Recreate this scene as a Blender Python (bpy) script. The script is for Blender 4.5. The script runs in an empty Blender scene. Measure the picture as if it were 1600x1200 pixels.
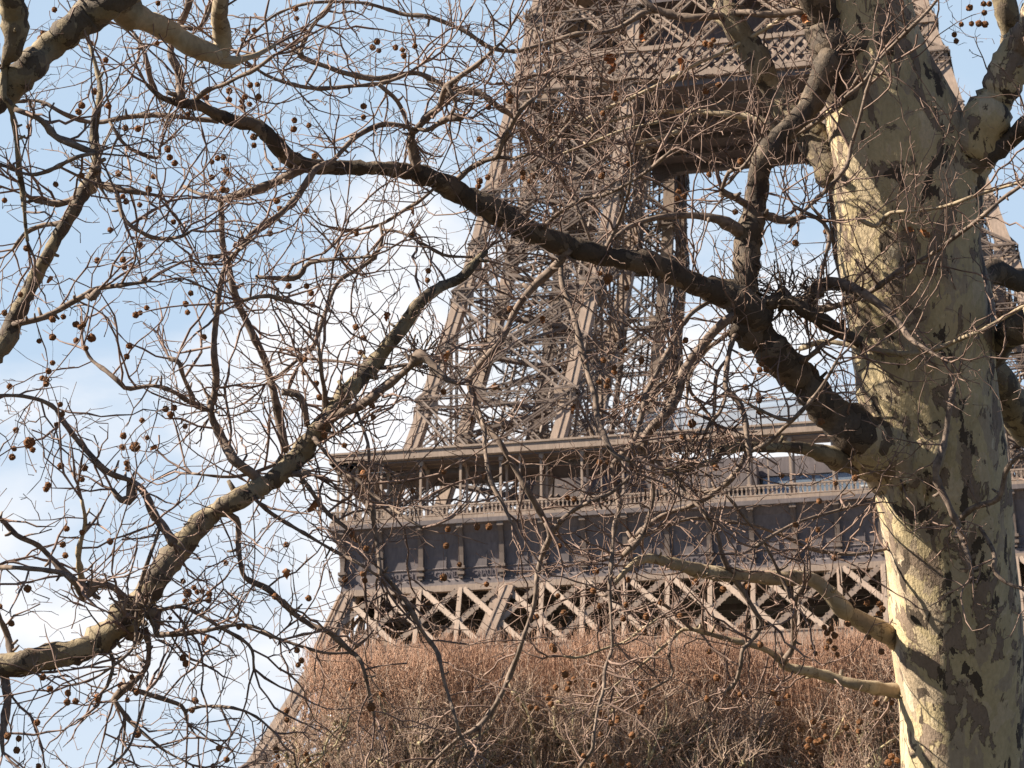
import bpy, math, random
import numpy as np
from mathutils import Vector

# ------------------------------------------------------------------ camera, sky, sun, exposure
sc = bpy.context.scene
RAD = math.radians
F_PX, PITCH = 3240.0, 21.6            # focal length in 1600-pixel-wide units, upward tilt
cd = bpy.data.cameras.new('camera'); cam = bpy.data.objects.new('camera', cd)
sc.collection.objects.link(cam)
cam.location = (0, 0, 1.7); cam.rotation_euler = (RAD(90 + PITCH), 0, 0)
cd.sensor_width = 36.0; cd.lens = F_PX / 1600 * 36.0
cd.clip_start = 0.5; cd.clip_end = 4000
cd.dof.use_dof = True; cd.dof.focus_distance = 12.6; cd.dof.aperture_fstop = 11
sc.camera = cam
SUN_AZ = RAD(187); SUN_EL = RAD(37)    # direction towards the sun: azimuth measured counter-clockwise from +X
sdir = Vector((math.cos(SUN_AZ) * math.cos(SUN_EL), math.sin(SUN_AZ) * math.cos(SUN_EL), math.sin(SUN_EL)))
sd = bpy.data.lights.new('sun', 'SUN'); sun = bpy.data.objects.new('sun', sd); sc.collection.objects.link(sun)
sd.energy = 5.0; sd.angle = RAD(0.5); sd.color = (1.0, 0.91, 0.77)
sun.rotation_euler = sdir.to_track_quat('Z', 'Y').to_euler(); sun.location = (-40, -20, 60)
world = bpy.data.worlds.new('World'); sc.world = world; world.use_nodes = True
wn = world.node_tree; wn.nodes.clear()
def build_world():
    N, L = wn.nodes, wn.links
    sky = N.new('ShaderNodeTexSky'); sky.sky_type = 'NISHITA'; sky.sun_disc = False
    sky.sun_elevation = SUN_EL; sky.sun_rotation = RAD(90) - SUN_AZ
    sky.altitude = 50; sky.air_density = 0.55; sky.dust_density = 0.2; sky.ozone_density = 2.0
    geo = N.new('ShaderNodeTexCoord'); D = geo.outputs['Generated']
    def math_(op, a, b=None, c=None):
        m = N.new('ShaderNodeMath'); m.operation = op
        for i, s in enumerate((a, b, c)):
            if s is None: continue
            if isinstance(s, (int, float)): m.inputs[i].default_value = s
            else: L.new(s, m.inputs[i])
        return m.outputs[0]
    def near(az, el, r0, r1):           # 1 towards a direction of the sky (degrees right of north, degrees up), 0 beyond r1 degrees
        v = N.new('ShaderNodeVectorMath'); v.operation = 'DOT_PRODUCT'; L.new(D, v.inputs[0])
        v.inputs[1].default_value = (math.sin(RAD(az)) * math.cos(RAD(el)), math.cos(RAD(az)) * math.cos(RAD(el)), math.sin(RAD(el)))
        mr = N.new('ShaderNodeMapRange'); mr.interpolation_type = 'SMOOTHSTEP'; L.new(v.outputs['Value'], mr.inputs[0])
        mr.inputs[1].default_value = math.cos(RAD(r1)); mr.inputs[2].default_value = math.cos(RAD(r0)); return mr.outputs[0]
    mp = N.new('ShaderNodeMapping'); L.new(D, mp.inputs['Vector'])
    mp.inputs['Scale'].default_value = (1.0, 1.0, 2.1); mp.inputs['Location'].default_value = (0.35, 0.1, 0.62)
    n1 = N.new('ShaderNodeTexNoise'); n1.inputs['Scale'].default_value = 6.0; n1.inputs['Detail'].default_value = 8
    n1.inputs['Roughness'].default_value = 0.5; n1.inputs['Distortion'].default_value = 0.2; L.new(mp.outputs[0], n1.inputs['Vector'])
    # a bank of fair-weather cloud in the middle of the view, thinner puffs above it
    bank = near(-4, 18.5, 1, 9); b2 = near(6, 21, 1, 9); b3 = near(-1, 26, 1, 6); b4 = near(12, 29, 0.5, 4); b5 = near(-12, 17, .5, 6)
    m = math_('MAXIMUM', math_('MULTIPLY', bank, 1.0), math_('MULTIPLY', b2, .85)); m = math_('MAXIMUM', m, math_('MULTIPLY', b3, .7)); m = math_('MAXIMUM', m, math_('MULTIPLY', b4, .6)); m = math_('MAXIMUM', m, math_('MULTIPLY', b5, .75))
    f = math_('MULTIPLY_ADD', n1.outputs['Fac'], 2.7, math_('SUBTRACT', m, 1.66))
    cl = N.new('ShaderNodeMapRange'); cl.interpolation_type = 'SMOOTHSTEP'; L.new(f, cl.inputs[0]); cl.inputs[1].default_value = 0.0; cl.inputs[2].default_value = 0.72
    # thin high veil that pales the blue on the side we look towards
    veil = N.new('ShaderNodeMix'); veil.data_type = 'RGBA'; L.new(math_('MULTIPLY', near(0, 19, 17, 30), SKY_VEIL), veil.inputs[0])
    L.new(sky.outputs[0], veil.inputs[6]); sx = N.new('ShaderNodeSeparateXYZ'); L.new(D, sx.inputs[0]); lo = N.new('ShaderNodeMapRange'); lo.interpolation_type = 'SMOOTHSTEP'; L.new(sx.outputs['Z'], lo.inputs[0])
    lo.inputs[1].default_value = 0.42; lo.inputs[2].default_value = 0.12; pale = N.new('ShaderNodeMix'); pale.data_type = 'RGBA'; L.new(math_('MULTIPLY', lo.outputs[0], 0.8), pale.inputs[0])
    pale.inputs[6].default_value = VEILC; pale.inputs[7].default_value = (7.4, 8.1, 8.8, 1); L.new(pale.outputs[2], veil.inputs[7])
    mix = N.new('ShaderNodeMix'); mix.data_type = 'RGBA'
    L.new(math_('MULTIPLY', cl.outputs[0], 0.95), mix.inputs[0]); L.new(veil.outputs[2], mix.inputs[6]); mix.inputs[7].default_value = CLOUD
    bg = N.new('ShaderNodeBackground'); bg.inputs['Strength'].default_value = 0.05
    out = N.new('ShaderNodeOutputWorld')
    L.new(mix.outputs[2], bg.inputs['Color']); L.new(bg.outputs[0], out.inputs['Surface'])
SKY_VEIL = 0.85; VEILC = (5.2, 6.7, 8.4, 1); CLOUD = (8.8, 8.8, 9.0, 1)
build_world()
vs = sc.view_settings; vs.view_transform = 'Standard'; vs.look = 'None'; vs.gamma = 1; vs.use_curve_mapping = False
vs.exposure = 1.25
sc.render.engine = 'CYCLES'; sc.cycles.max_bounces = 5; sc.cycles.diffuse_bounces = 1

# ------------------------------------------------------------------ helpers
rng = np.random.default_rng(7); random.seed(7)
COL = sc.collection
TH = RAD(PITCH)
RT = np.array([1., 0, 0]); UP = np.array([0, -math.sin(TH), math.cos(TH)]); FW = np.array([0, math.cos(TH), math.sin(TH)])
EYE = np.array([0, 0, 1.7])
def at(x, y, d):                       # point of the place seen at (x, y) of the 1600x1200 photograph, d metres away along the view
    return EYE + d * ((x - 800) / F_PX * RT + (600 - y) / F_PX * UP + FW)
def to_px(P):
    q = np.asarray(P) - EYE; z = q @ FW
    return np.stack([800 + F_PX * (q @ RT) / z, 600 - F_PX * (q @ UP) / z, z], -1)

class MB:                              # collects quads and triangles; build() links them as ONE mesh object
    def __init__(self): self.v = []; self.n = 0; self.q = []; self.t = []
    def add(self, V, Q=None, T=None):
        V = np.asarray(V, float)
        if Q is not None and len(Q): self.q.append(np.asarray(Q, int) + self.n)
        if T is not None and len(T): self.t.append(np.asarray(T, int) + self.n)
        self.v.append(V); self.n += len(V)
    def mesh(self, name, mat, smooth=False):
        me = bpy.data.meshes.new(name)
        if self.n:
            V = np.concatenate(self.v)
            Q = np.concatenate(self.q) if self.q else np.zeros((0, 4), int)
            T = np.concatenate(self.t) if self.t else np.zeros((0, 3), int)
            li = np.concatenate([Q.ravel(), T.ravel()]).astype(np.int32)
            ls = np.concatenate([np.arange(len(Q)) * 4, len(Q) * 4 + np.arange(len(T)) * 3]).astype(np.int32)
            me.vertices.add(len(V)); me.vertices.foreach_set('co', V.astype(np.float32).ravel())
            me.loops.add(len(li)); me.loops.foreach_set('vertex_index', li)
            me.polygons.add(len(ls)); me.polygons.foreach_set('loop_start', ls)
            me.polygons.foreach_set('use_smooth', np.full(len(ls), smooth))
            me.update(calc_edges=True); me.validate()
        me.materials.append(mat)
        return me
    def build(self, name, mat, parent=None, smooth=False):
        o = bpy.data.objects.new(name, self.mesh(name, mat, smooth)); COL.objects.link(o)
        if parent is not None: o.parent = parent
        return o
    def box(self, lo, hi):
        x0, y0, z0 = lo; x1, y1, z1 = hi
        V = [(x0,y0,z0),(x1,y0,z0),(x1,y1,z0),(x0,y1,z0),(x0,y0,z1),(x1,y0,z1),(x1,y1,z1),(x0,y1,z1)]
        self.add(V, [(0,3,2,1),(4,5,6,7),(0,1,5,4),(1,2,6,5),(2,3,7,6),(3,0,4,7)])
    def bar(self, p0, p1, w, h, ref=(0, 0, 1), h2=None):   # straight bar: w across, h along ref
        p0 = np.asarray(p0, float); p1 = np.asarray(p1, float); t = p1 - p0; L = np.linalg.norm(t)
        if L < 1e-6: return
        t /= L; ref = np.asarray(ref, float)
        a = np.cross(t, ref); na = np.linalg.norm(a)
        if na < 1e-4: a = np.cross(t, (1, 0, 0)); na = np.linalg.norm(a)
        a = a / na * w / 2; b = np.cross(a, t); b = b / np.linalg.norm(b) * h / 2
        V = [p0-a-b, p0+a-b, p0+a+b, p0-a+b, p1-a-b, p1+a-b, p1+a+b, p1-a+b]
        self.add(V, [(0,3,2,1),(4,5,6,7),(0,1,5,4),(1,2,6,5),(2,3,7,6),(3,0,4,7)])
    def tube(self, P, R, k=5, rough=0.0, caps=False):
        P = np.asarray(P, float); R = np.asarray(R, float); n = len(P)
        T = np.gradient(P, axis=0); T /= np.linalg.norm(T, axis=1)[:, None] + 1e-9
        m = np.abs(T.mean(0)); ref = np.zeros(3); ref[int(np.argmin(m))] = 1
        A = np.cross(T, ref); A /= np.linalg.norm(A, axis=1)[:, None] + 1e-9
        B = np.cross(T, A)
        ang = np.arange(k) * 2 * math.pi / k
        rr = R[:, None] * (1 + (rough * rng.standard_normal((n, k)) if rough else 0))
        V = P[:, None] + rr[..., None] * (np.cos(ang)[None, :, None] * A[:, None] + np.sin(ang)[None, :, None] * B[:, None])
        i = np.arange(n - 1)[:, None] * k; j = np.arange(k)[None]; j2 = (j + 1) % k
        Q = np.stack([i + j, i + j2, i + k + j2, i + k + j], -1).reshape(-1, 4)
        V = V.reshape(-1, 3)
        if caps:
            V = np.concatenate([V, P[:1], P[-1:]]); c0, c1 = n * k, n * k + 1; jj = np.arange(k)
            self.add(V, Q, np.concatenate([np.stack([np.full(k, c0), (jj + 1) % k, jj], -1), np.stack([np.full(k, c1), (n-1)*k + jj, (n-1)*k + (jj + 1) % k], -1)]))
        else: self.add(V, Q)

def empty(name, loc=(0, 0, 0), rz=0.0):
    o = bpy.data.objects.new(name, None); COL.objects.link(o); o.location = loc; o.rotation_euler = (0, 0, rz); o.empty_display_size = 0.5
    return o
def tag(o, label=None, cat=None, group=None, kind=None):
    for k, v in (('label', label), ('category', cat), ('group', group), ('kind', kind)):
        if v: o[k] = v
    return o
def copy_tree(o, parent=None):
    c = o.copy(); COL.objects.link(c); c.parent = parent
    for ch in list(o.children): copy_tree(ch, c)
    return c

# ------------------------------------------------------------------ materials
def new_mat(name, rough=0.8, spec=0.3):
    m = bpy.data.materials.new(name); m.use_nodes = True
    b = m.node_tree.nodes['Principled BSDF']; b.inputs['Roughness'].default_value = rough; b.inputs['Specular IOR Level'].default_value = spec
    return m, m.node_tree.nodes, m.node_tree.links, b
def ramp(N, stops):
    r = N.new('ShaderNodeValToRGB'); e = r.color_ramp.elements
    while len(e) < len(stops): e.new(0.5)
    for el, (p, c) in zip(e, stops): el.position = p; el.color = (*c, 1)
    return r
def noise(N, L, vec, scale, detail=4, rough=0.55, dist=0.0):
    n = N.new('ShaderNodeTexNoise'); n.inputs['Scale'].default_value = scale; n.inputs['Detail'].default_value = detail
    n.inputs['Roughness'].default_value = rough; n.inputs['Distortion'].default_value = dist; L.new(vec, n.inputs['Vector']); return n
def mapped(N, L, scale=(1, 1, 1), out='Object'):
    tc = N.new('ShaderNodeTexCoord'); mp = N.new('ShaderNodeMapping'); mp.inputs['Scale'].default_value = scale
    L.new(tc.outputs[out], mp.inputs['Vector']); return mp.outputs[0]
def bump(N, L, b, h, strength, dist):
    bp = N.new('ShaderNodeBump'); bp.inputs['Strength'].default_value = strength; bp.inputs['Distance'].default_value = dist
    L.new(h, bp.inputs['Height']); L.new(bp.outputs[0], b.inputs['Normal'])
def simple_mat(name, c0, c1, scale, rough=0.8, bumpy=0.0, bd=0.01, stretch=(1, 1, 1), spec=0.3):
    m, N, L, b = new_mat(name, rough, spec); v = mapped(N, L, stretch)
    n = noise(N, L, v, scale); r = ramp(N, [(0.3, c0), (0.7, c1)]); L.new(n.outputs['Fac'], r.inputs[0]); L.new(r.outputs[0], b.inputs['Base Color'])
    if bumpy: bump(N, L, b, n.outputs['Fac'], bumpy, bd)
    return m
def plane_bark(name, sc_, stretch, palette, patch_thr, dark_thr, bumpy):
    """Flaking plane-tree bark: pale fresh bark, older olive and grey-brown plates with hard edges, a few near-black scars."""
    m, N, L, b = new_mat(name, 0.75, 0.25); v = mapped(N, L, stretch)
    nd = noise(N, L, v, sc_ * 2.2, 3, 0.5)
    mixv = N.new('ShaderNodeMix'); mixv.data_type = 'VECTOR'; mixv.inputs[0].default_value = 0.10
    L.new(v, mixv.inputs[4]); L.new(nd.outputs['Color'], mixv.inputs[5]); vv = mixv.outputs[1]
    vo = N.new('ShaderNodeTexVoronoi'); vo.inputs['Scale'].default_value = sc_ * 1.5; L.new(vv, vo.inputs['Vector'])
    sep = N.new('ShaderNodeSeparateColor'); L.new(vo.outputs['Color'], sep.inputs[0])
    base = ramp(N, [(0.0, palette[0]), (0.35, palette[1]), (0.62, palette[2]), (0.85, palette[3])]); base.color_ramp.interpolation = 'CONSTANT'
    big = noise(N, L, v, sc_ * 0.55, 4, 0.6, 0.4)
    add = N.new('ShaderNodeMath'); add.operation = 'MULTIPLY_ADD'; L.new(sep.outputs[0], add.inputs[0]); add.inputs[1].default_value = 0.35
    sub = N.new('ShaderNodeMath'); sub.operation = 'MULTIPLY_ADD'; L.new(big.outputs['Fac'], sub.inputs[0]); sub.inputs[1].default_value = 1.5; sub.inputs[2].default_value = -0.42
    L.new(sub.outputs[0], add.inputs[2]); L.new(add.outputs[0], base.inputs[0])
    # old plates left on the trunk
    pn = noise(N, L, v, sc_ * 1.05, 5, 0.62, 0.6)
    pr = N.new('ShaderNodeMath'); pr.operation = 'GREATER_THAN'; L.new(pn.outputs['Fac'], pr.inputs[0]); pr.inputs[1].default_value = patch_thr
    mx = N.new('ShaderNodeMix'); mx.data_type = 'RGBA'; L.new(pr.outputs[0], mx.inputs[0]); L.new(base.outputs[0], mx.inputs[6]); mx.inputs[7].default_value = (*palette[4], 1)
    ed = N.new('ShaderNodeMath'); ed.operation = 'SUBTRACT'; L.new(pn.outputs['Fac'], ed.inputs[0]); ed.inputs[1].default_value = patch_thr
    ea = N.new('ShaderNodeMath'); ea.operation = 'ABSOLUTE'; L.new(ed.outputs[0], ea.inputs[0])
    er = ramp(N, [(0.004, (0.42, 0.40, 0.37)), (0.016, (1, 1, 1))]); L.new(ea.outputs[0], er.inputs[0])
    mxe = N.new('ShaderNodeMix'); mxe.data_type = 'RGBA'; mxe.blend_type = 'MULTIPLY'; mxe.inputs[0].default_value = 0.8; L.new(mx.outputs[2], mxe.inputs[6]); L.new(er.outputs[0], mxe.inputs[7])
    tone = noise(N, L, v, sc_ * 0.8, 6, 0.7, 0.2); tr_ = ramp(N, [(0.3, (0.72, 0.70, 0.66)), (0.7, (1.12, 1.12, 1.12))]); L.new(tone.outputs['Fac'], tr_.inputs[0])
    mxt = N.new('ShaderNodeMix'); mxt.data_type = 'RGBA'; mxt.blend_type = 'MULTIPLY'; mxt.inputs[0].default_value = 0.8; L.new(mxe.outputs[2], mxt.inputs[6]); L.new(tr_.outputs[0], mxt.inputs[7])
    mx = mxt
    pn2 = noise(N, L, v, sc_ * 1.0, 6, 0.62, 0.4)
    pr2 = N.new('ShaderNodeMath'); pr2.operation = 'GREATER_THAN'; L.new(pn2.outputs['Fac'], pr2.inputs[0]); pr2.inputs[1].default_value = dark_thr
    mx2 = N.new('ShaderNodeMix'); mx2.data_type = 'RGBA'; L.new(pr2.outputs[0], mx2.inputs[0]); L.new(mx.outputs[2], mx2.inputs[6]); mx2.inputs[7].default_value = (*palette[5], 1)
    fine = noise(N, L, v, sc_ * 9, 4, 0.65)
    hs = N.new('ShaderNodeMix'); hs.data_type = 'RGBA'; hs.blend_type = 'MULTIPLY'; hs.inputs[0].default_value = 0.55
    fr = ramp(N, [(0.25, (0.62, 0.60, 0.58)), (0.7, (1.12, 1.1, 1.06))]); L.new(fine.outputs['Fac'], fr.inputs[0])
    L.new(mx2.outputs[2], hs.inputs[6]); L.new(fr.outputs[0], hs.inputs[7]); L.new(hs.outputs[2], b.inputs['Base Color'])
    hsum = N.new('ShaderNodeMath'); hsum.operation = 'MULTIPLY_ADD'; L.new(pr.outputs[0], hsum.inputs[0]); hsum.inputs[1].default_value = 0.5; L.new(fine.outputs['Fac'], hsum.inputs[2])
    hs2 = N.new('ShaderNodeMath'); hs2.operation = 'ADD'; L.new(hsum.outputs[0], hs2.inputs[0]); L.new(pr2.outputs[0], hs2.inputs[1])
    bump(N, L, b, hs2.outputs[0], bumpy, 0.012)
    return m
PAL = [(0.63, 0.505, 0.335), (0.58, 0.465, 0.28), (0.47, 0.37, 0.26), (0.67, 0.565, 0.41), (0.29, 0.215, 0.16), (0.095, 0.070, 0.050)]
M = {}
M['trunk'] = plane_bark('plane_bark', 4.4, (1.3, 1.3, 0.6), PAL, 0.555, 0.60, 0.9)
PAL2 = [(0.36, 0.29, 0.19), (0.28, 0.22, 0.14), (0.20, 0.155, 0.11), (0.31, 0.25, 0.17), (0.125, 0.095, 0.07), (0.07, 0.054, 0.042)]
M['limb'] = plane_bark('limb_bark', 7.0, (1, 1, 0.8), PAL2, 0.53, 0.64, 0.5)
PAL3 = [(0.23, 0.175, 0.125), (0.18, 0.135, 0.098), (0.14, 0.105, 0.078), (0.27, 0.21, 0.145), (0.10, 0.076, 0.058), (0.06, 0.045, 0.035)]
M['limb_shaded'] = plane_bark('shaded_limb_bark', 6.0, (1, 1, 0.8), PAL3, 0.50, 0.62, 0.6)  # bark colour darkened to hold the shade the crown throws on these limbs
M['limb_pale'] = plane_bark('pale_smooth_bark', 5.0, (1, 1, 0.6), [(0.52, 0.42, 0.29), (0.47, 0.37, 0.25), (0.40, 0.31, 0.21), (0.55, 0.46, 0.33), (0.34, 0.26, 0.18), (0.2, 0.15, 0.11)], 0.60, 0.70, 0.3)
M['branch'] = simple_mat('branch_bark', (0.10, 0.070, 0.055), (0.31, 0.228, 0.172), 24, 0.8, 0.5, 0.006)
M['twig'] = simple_mat('twig_bark', (0.105, 0.064, 0.051), (0.37, 0.245, 0.188), 9, 0.7)
M['ball'] = simple_mat('seed_fuzz', (0.12, 0.052, 0.023), (0.30, 0.14, 0.06), 160, 0.95, 0.8, 0.004)
M['leaf'] = simple_mat('dry_leaf', (0.26, 0.09, 0.03), (0.45, 0.21, 0.09), 30, 0.8)
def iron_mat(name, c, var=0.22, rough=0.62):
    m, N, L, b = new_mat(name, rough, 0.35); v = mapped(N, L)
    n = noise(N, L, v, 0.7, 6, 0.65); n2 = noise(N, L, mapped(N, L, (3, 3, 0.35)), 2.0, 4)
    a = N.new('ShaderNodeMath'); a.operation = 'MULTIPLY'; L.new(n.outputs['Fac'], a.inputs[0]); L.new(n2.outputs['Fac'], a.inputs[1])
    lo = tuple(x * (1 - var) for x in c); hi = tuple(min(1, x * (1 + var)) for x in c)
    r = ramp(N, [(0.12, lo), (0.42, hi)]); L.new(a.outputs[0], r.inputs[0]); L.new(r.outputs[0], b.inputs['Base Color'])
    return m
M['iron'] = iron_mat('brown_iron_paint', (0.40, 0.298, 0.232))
M['iron_dark'] = iron_mat('deep_shade_iron_paint', (0.185, 0.152, 0.148))  # darker tone stands in for shade on frieze, floor underside, ceiling and soffit
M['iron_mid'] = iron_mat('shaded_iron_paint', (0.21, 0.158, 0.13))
M['letter'] = iron_mat('letter_paint', (0.16, 0.13, 0.14), 0.1)
def glass_mat():
    m, N, L, b = new_mat('pavilion_glass', 0.08, 0.6)
    b.inputs['Base Color'].default_value = (0.45, 0.55, 0.65, 1); b.inputs['Metallic'].default_value = 0.2; b.inputs['Alpha'].default_value = 0.5
    return m
M['glass'] = glass_mat()

# ------------------------------------------------------------------ ground
def ground():
    g = MB(); n = 60; s = np.linspace(-1, 1, n + 1); s = np.sign(s) * np.abs(s) ** 2.2 * 1500
    X, Y = np.meshgrid(s, s); V = np.stack([X.ravel(), Y.ravel(), np.zeros(X.size)], -1)
    i = (np.arange(n)[:, None] * (n + 1) + np.arange(n)[None]).ravel()
    g.add(V, np.stack([i, i + 1, i + n + 2, i + n + 1], -1))
    tag(g.build('ground', simple_mat('gravel_and_winter_grass', (0.025, 0.028, 0.013), (0.085, 0.07, 0.052), 0.25, 0.95)), kind='structure')
ground()

# ------------------------------------------------------------------ the iron tower
TWR = empty('lattice_tower', (25.43, 203.1, 0), RAD(-11.3))
tag(TWR, 'huge brown wrought iron lattice tower rising behind the bare tree branches', 'tower')
WZ = [(0, 57.5), (12, 51.2), (23, 45.8), (35.3, 40.5), (46.6, 35.7), (57.6, 32.4), (66.7, 30.0), (84.4, 26.0), (89, 25.1), (102.7, 22.7), (110, 21.3), (119, 19.8), (127, 18.6)]
BZ = [(0, 24), (45, 15.0), (57.6, 15.0), (67, 15.0), (84, 14.0), (93, 13.9), (104, 13.4), (119, 11.5), (127, 10.5)]
def wz(z): return float(np.interp(z, *zip(*WZ)))
def bz(z): return float(np.interp(z, *zip(*BZ)))
def lattice_strut(m, p0, p1, width, depth, normal, chord=0.15, lace=0.07, pitch=0.8, box=True):
    """A riveted lattice member: two flange bars joined by zigzag lacing."""
    p0 = np.asarray(p0, float); p1 = np.asarray(p1, float); t = p1 - p0; L = np.linalg.norm(t); t /= L
    n = np.asarray(normal, float); s = np.cross(t, n); s /= np.linalg.norm(s); s *= width / 2
    for off in ([-depth / 2, depth / 2] if box else [0]):
        o = n * off
        m.bar(p0 - s + o, p1 - s + o, chord, 0.12, n); m.bar(p0 + s + o, p1 + s + o, chord, 0.12, n)
        k = max(2, int(L / (width * pitch)))
        q = [p0 + t * L * i / k for i in range(k + 1)]
        for i in range(k):
            a, b_ = (-s, s) if i % 2 == 0 else (s, -s)
            m.bar(q[i] + a + o, q[i + 1] + b_ + o, lace, 0.05, n)
def leg_corner(z, i, j):               # corner of the leg nearest the camera: i, j = 0 outer, 1 inner
    w, b = wz(z), bz(z); return np.array([-w + i * b, -w + j * b, z])
def build_leg():
    zs = [0, 12, 23, 34.5, 45.6, 57.6, 71, 83, 94.5, 106.5, 116.5, 127]
    leg = MB(); CW = 1.25
    fine = np.array(sorted(set(np.linspace(0, 127, 38).tolist() + zs)))
    for i in (0, 1):
        for j in (0, 1):
            for a, b_ in zip(fine[:-1], fine[1:]):
                p0, p1 = leg_corner(a, i, j), leg_corner(b_, i, j)
                # hollow built-up chord: two web plates and a cover plate with a rib
                dx, dy = (1 if i == 0 else -1), (1 if j == 0 else -1)
                leg.bar(p0 + [dx * CW / 2, dy * 0.06, 0], p1 + [dx * CW / 2, dy * 0.06, 0], CW, 0.1, (0, 1, 0))
                leg.bar(p0 + [dx * 0.06, dy * CW / 2 + dy * .02, 0], p1 + [dx * 0.06, dy * CW / 2 + dy * .02, 0], 0.1, CW, (0, 1, 0))
                leg.bar(p0 + [dx * CW * .5, -dy * 0.03, 0], p1 + [dx * CW * .5, -dy * 0.03, 0], 0.09, 0.08, (0, 1, 0))
                leg.bar(p0 + [dx * CW, dy * CW * .5, 0], p1 + [dx * CW, dy * CW * .5, 0], 0.08, CW * .8, (0, 1, 0))
                leg.bar(p0 + [dx * CW * .5, dy * CW, 0], p1 + [dx * CW * .5, dy * CW, 0], CW * .8, 0.08, (0, 1, 0))
    # gusset plates at the panel points
    for z in zs[1:-1]:
        for i, j in ((0, 0), (1, 0), (0, 1), (1, 1)):
            p = leg_corner(z, i, j); dx, dy = (1 if i == 0 else -1), (1 if j == 0 else -1)
            s0, s1 = sorted((p[0] - dx * .05, p[0] + dx * 1.9)); y0, y1 = sorted((p[1] - dy * .04, p[1] + dy * .05))
            leg.box((s0, y0, z - 1.0), (s1, y1, z + 0.9))
            t0, t1 = sorted((p[1] - dy * .05, p[1] + dy * 1.9)); x0, x1 = sorted((p[0] - dx * .04, p[0] + dx * .05))
            leg.box((x0, t0, z - 1.02), (x1, t1, z + 0.88))
    lo = leg.build('leg', M['iron'], TWR)
    br = MB()
    faces = [((0, 0), (1, 0), (0, -1, 0)), ((0, 0), (0, 1), (-1, 0, 0)), ((1, 0), (1, 1), (1, 0, 0)), ((0, 1), (1, 1), (0, 1, 0))]
    for z0, z1 in zip(zs[:-1], zs[1:]):
        for fi, (A, B, n) in enumerate(faces):
            if 45 < z0 < 57 and fi < 2: continue
            a0, a1, b0, b1 = leg_corner(z0, *A), leg_corner(z1, *A), leg_corner(z0, *B), leg_corner(z1, *B)
            lattice_strut(br, a0, b1, 1.0, 0.55, n); lattice_strut(br, b0, a1, 1.0, 0.55, n)
            lattice_strut(br, a1, b1, 1.1, 0.6, n)
            if z0 > 40:
                # secondary bracing that fills each panel
                mid0, mid1 = (a0 + b0) / 2, (a1 + b1) / 2; ma, mb_ = (a0 + a1) / 2, (b0 + b1) / 2
                for p, q in ((mid0, ma), (mid0, mb_), (mid1, ma), (mid1, mb_)): lattice_strut(br, p, q, 0.45, 0.3, n, 0.1, 0.06, 1.3, False)
                lattice_strut(br, ma, mb_, 0.5, 0.3, n, 0.1, 0.06, 1.2, False)
        # horizontal diaphragm and diagonal rods inside the leg
        c = [leg_corner(z1, 0, 0), leg_corner(z1, 1, 0), leg_corner(z1, 1, 1), leg_corner(z1, 0, 1)]
        lattice_strut(br, c[0], c[2], 0.9, 0.4, (0, 0, 1)); lattice_strut(br, c[1], c[3], 0.9, 0.4, (0, 0, 1))
    # staircase flights, lift guide rails and service pipes inside the leg
    def inside(z, a, b_): w, b = wz(z), bz(z); return np.array([-w + a * b, -w + b_ * b, z])
    z = 46.0; k = 0
    while z < 118:
        z2 = z + 2.3; a0, a1 = ((0.2, 0.78) if k % 2 == 0 else (0.78, 0.2))
        for yy in (0.30, 0.36): br.bar(inside(z, a0, yy), inside(z2, a1, yy), 0.09, 0.3); br.bar(inside(z + 1, a0, yy), inside(z2 + 1, a1, yy), 0.05, 0.05)
        for s in np.linspace(0, 1, 13): p, q = inside(z, a0, .30), inside(z2, a1, .30); e = p + (q - p) * s; br.bar(e, e + [0, .9, 0], 0.3, 0.04)
        z = z2; k += 1
    for a, b_, w_ in ((.4, .55, .22), (.47, .55, .22), (.6, .6, .3), (.68, .6, .3), (.3, .7, .16), (.82, .5, .2), (.86, .75, .16), (.55, .8, .2)):
        zz = np.linspace(46, 122, 16)
        for q0, q1 in zip(zz[:-1], zz[1:]): br.bar(inside(q0, a, b_), inside(q1, a, b_), w_, w_)
    for z in np.arange(46, 120, 1.6): br.bar(inside(z, .4, .55), inside(z, .68, .6), .06, .06); br.bar(inside(z, .82, .5), inside(z + .5, .86, .75), .05, .05)
    for q in range(110):                # thin stay rods, netting wires and lamp brackets
        z = rng.uniform(46, 118); a, b_ = rng.uniform(.05, .95, 2); da, db = rng.uniform(-.35, .35, 2)
        br.bar(inside(z, a, b_), inside(z + rng.uniform(-2.5, 3.5), min(.97, max(.03, a + da)), min(.97, max(.03, b_ + db))), .06, .06)
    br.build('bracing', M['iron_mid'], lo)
    return lo
leg0 = build_leg()
for k in (1, 2, 3):
    c = copy_tree(leg0, TWR); c.rotation_euler = (0, 0, k * math.pi / 2)

GV = 35.35                             # half width of the first gallery
PIL = [-35.0] + [-34.17 + 0.55 + i * 3.63 for i in range(1, 0)]
BAY = 3.62; PILU = [-30.82 + BAY * i for i in range(18)]; PILU = [-34.3] + PILU + [34.3]
def face_part(mb, name, mat, kids=(), copies=True, smooth=False):
    o = mb.build(name, mat, TWR, smooth)
    for kmb, kname, kmat in kids: kmb.build(kname, kmat, o)
    return o
def four(o):
    for k in (1, 2, 3):
        c = copy_tree(o, TWR); c.rotation_euler = (0, 0, k * math.pi / 2)

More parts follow.
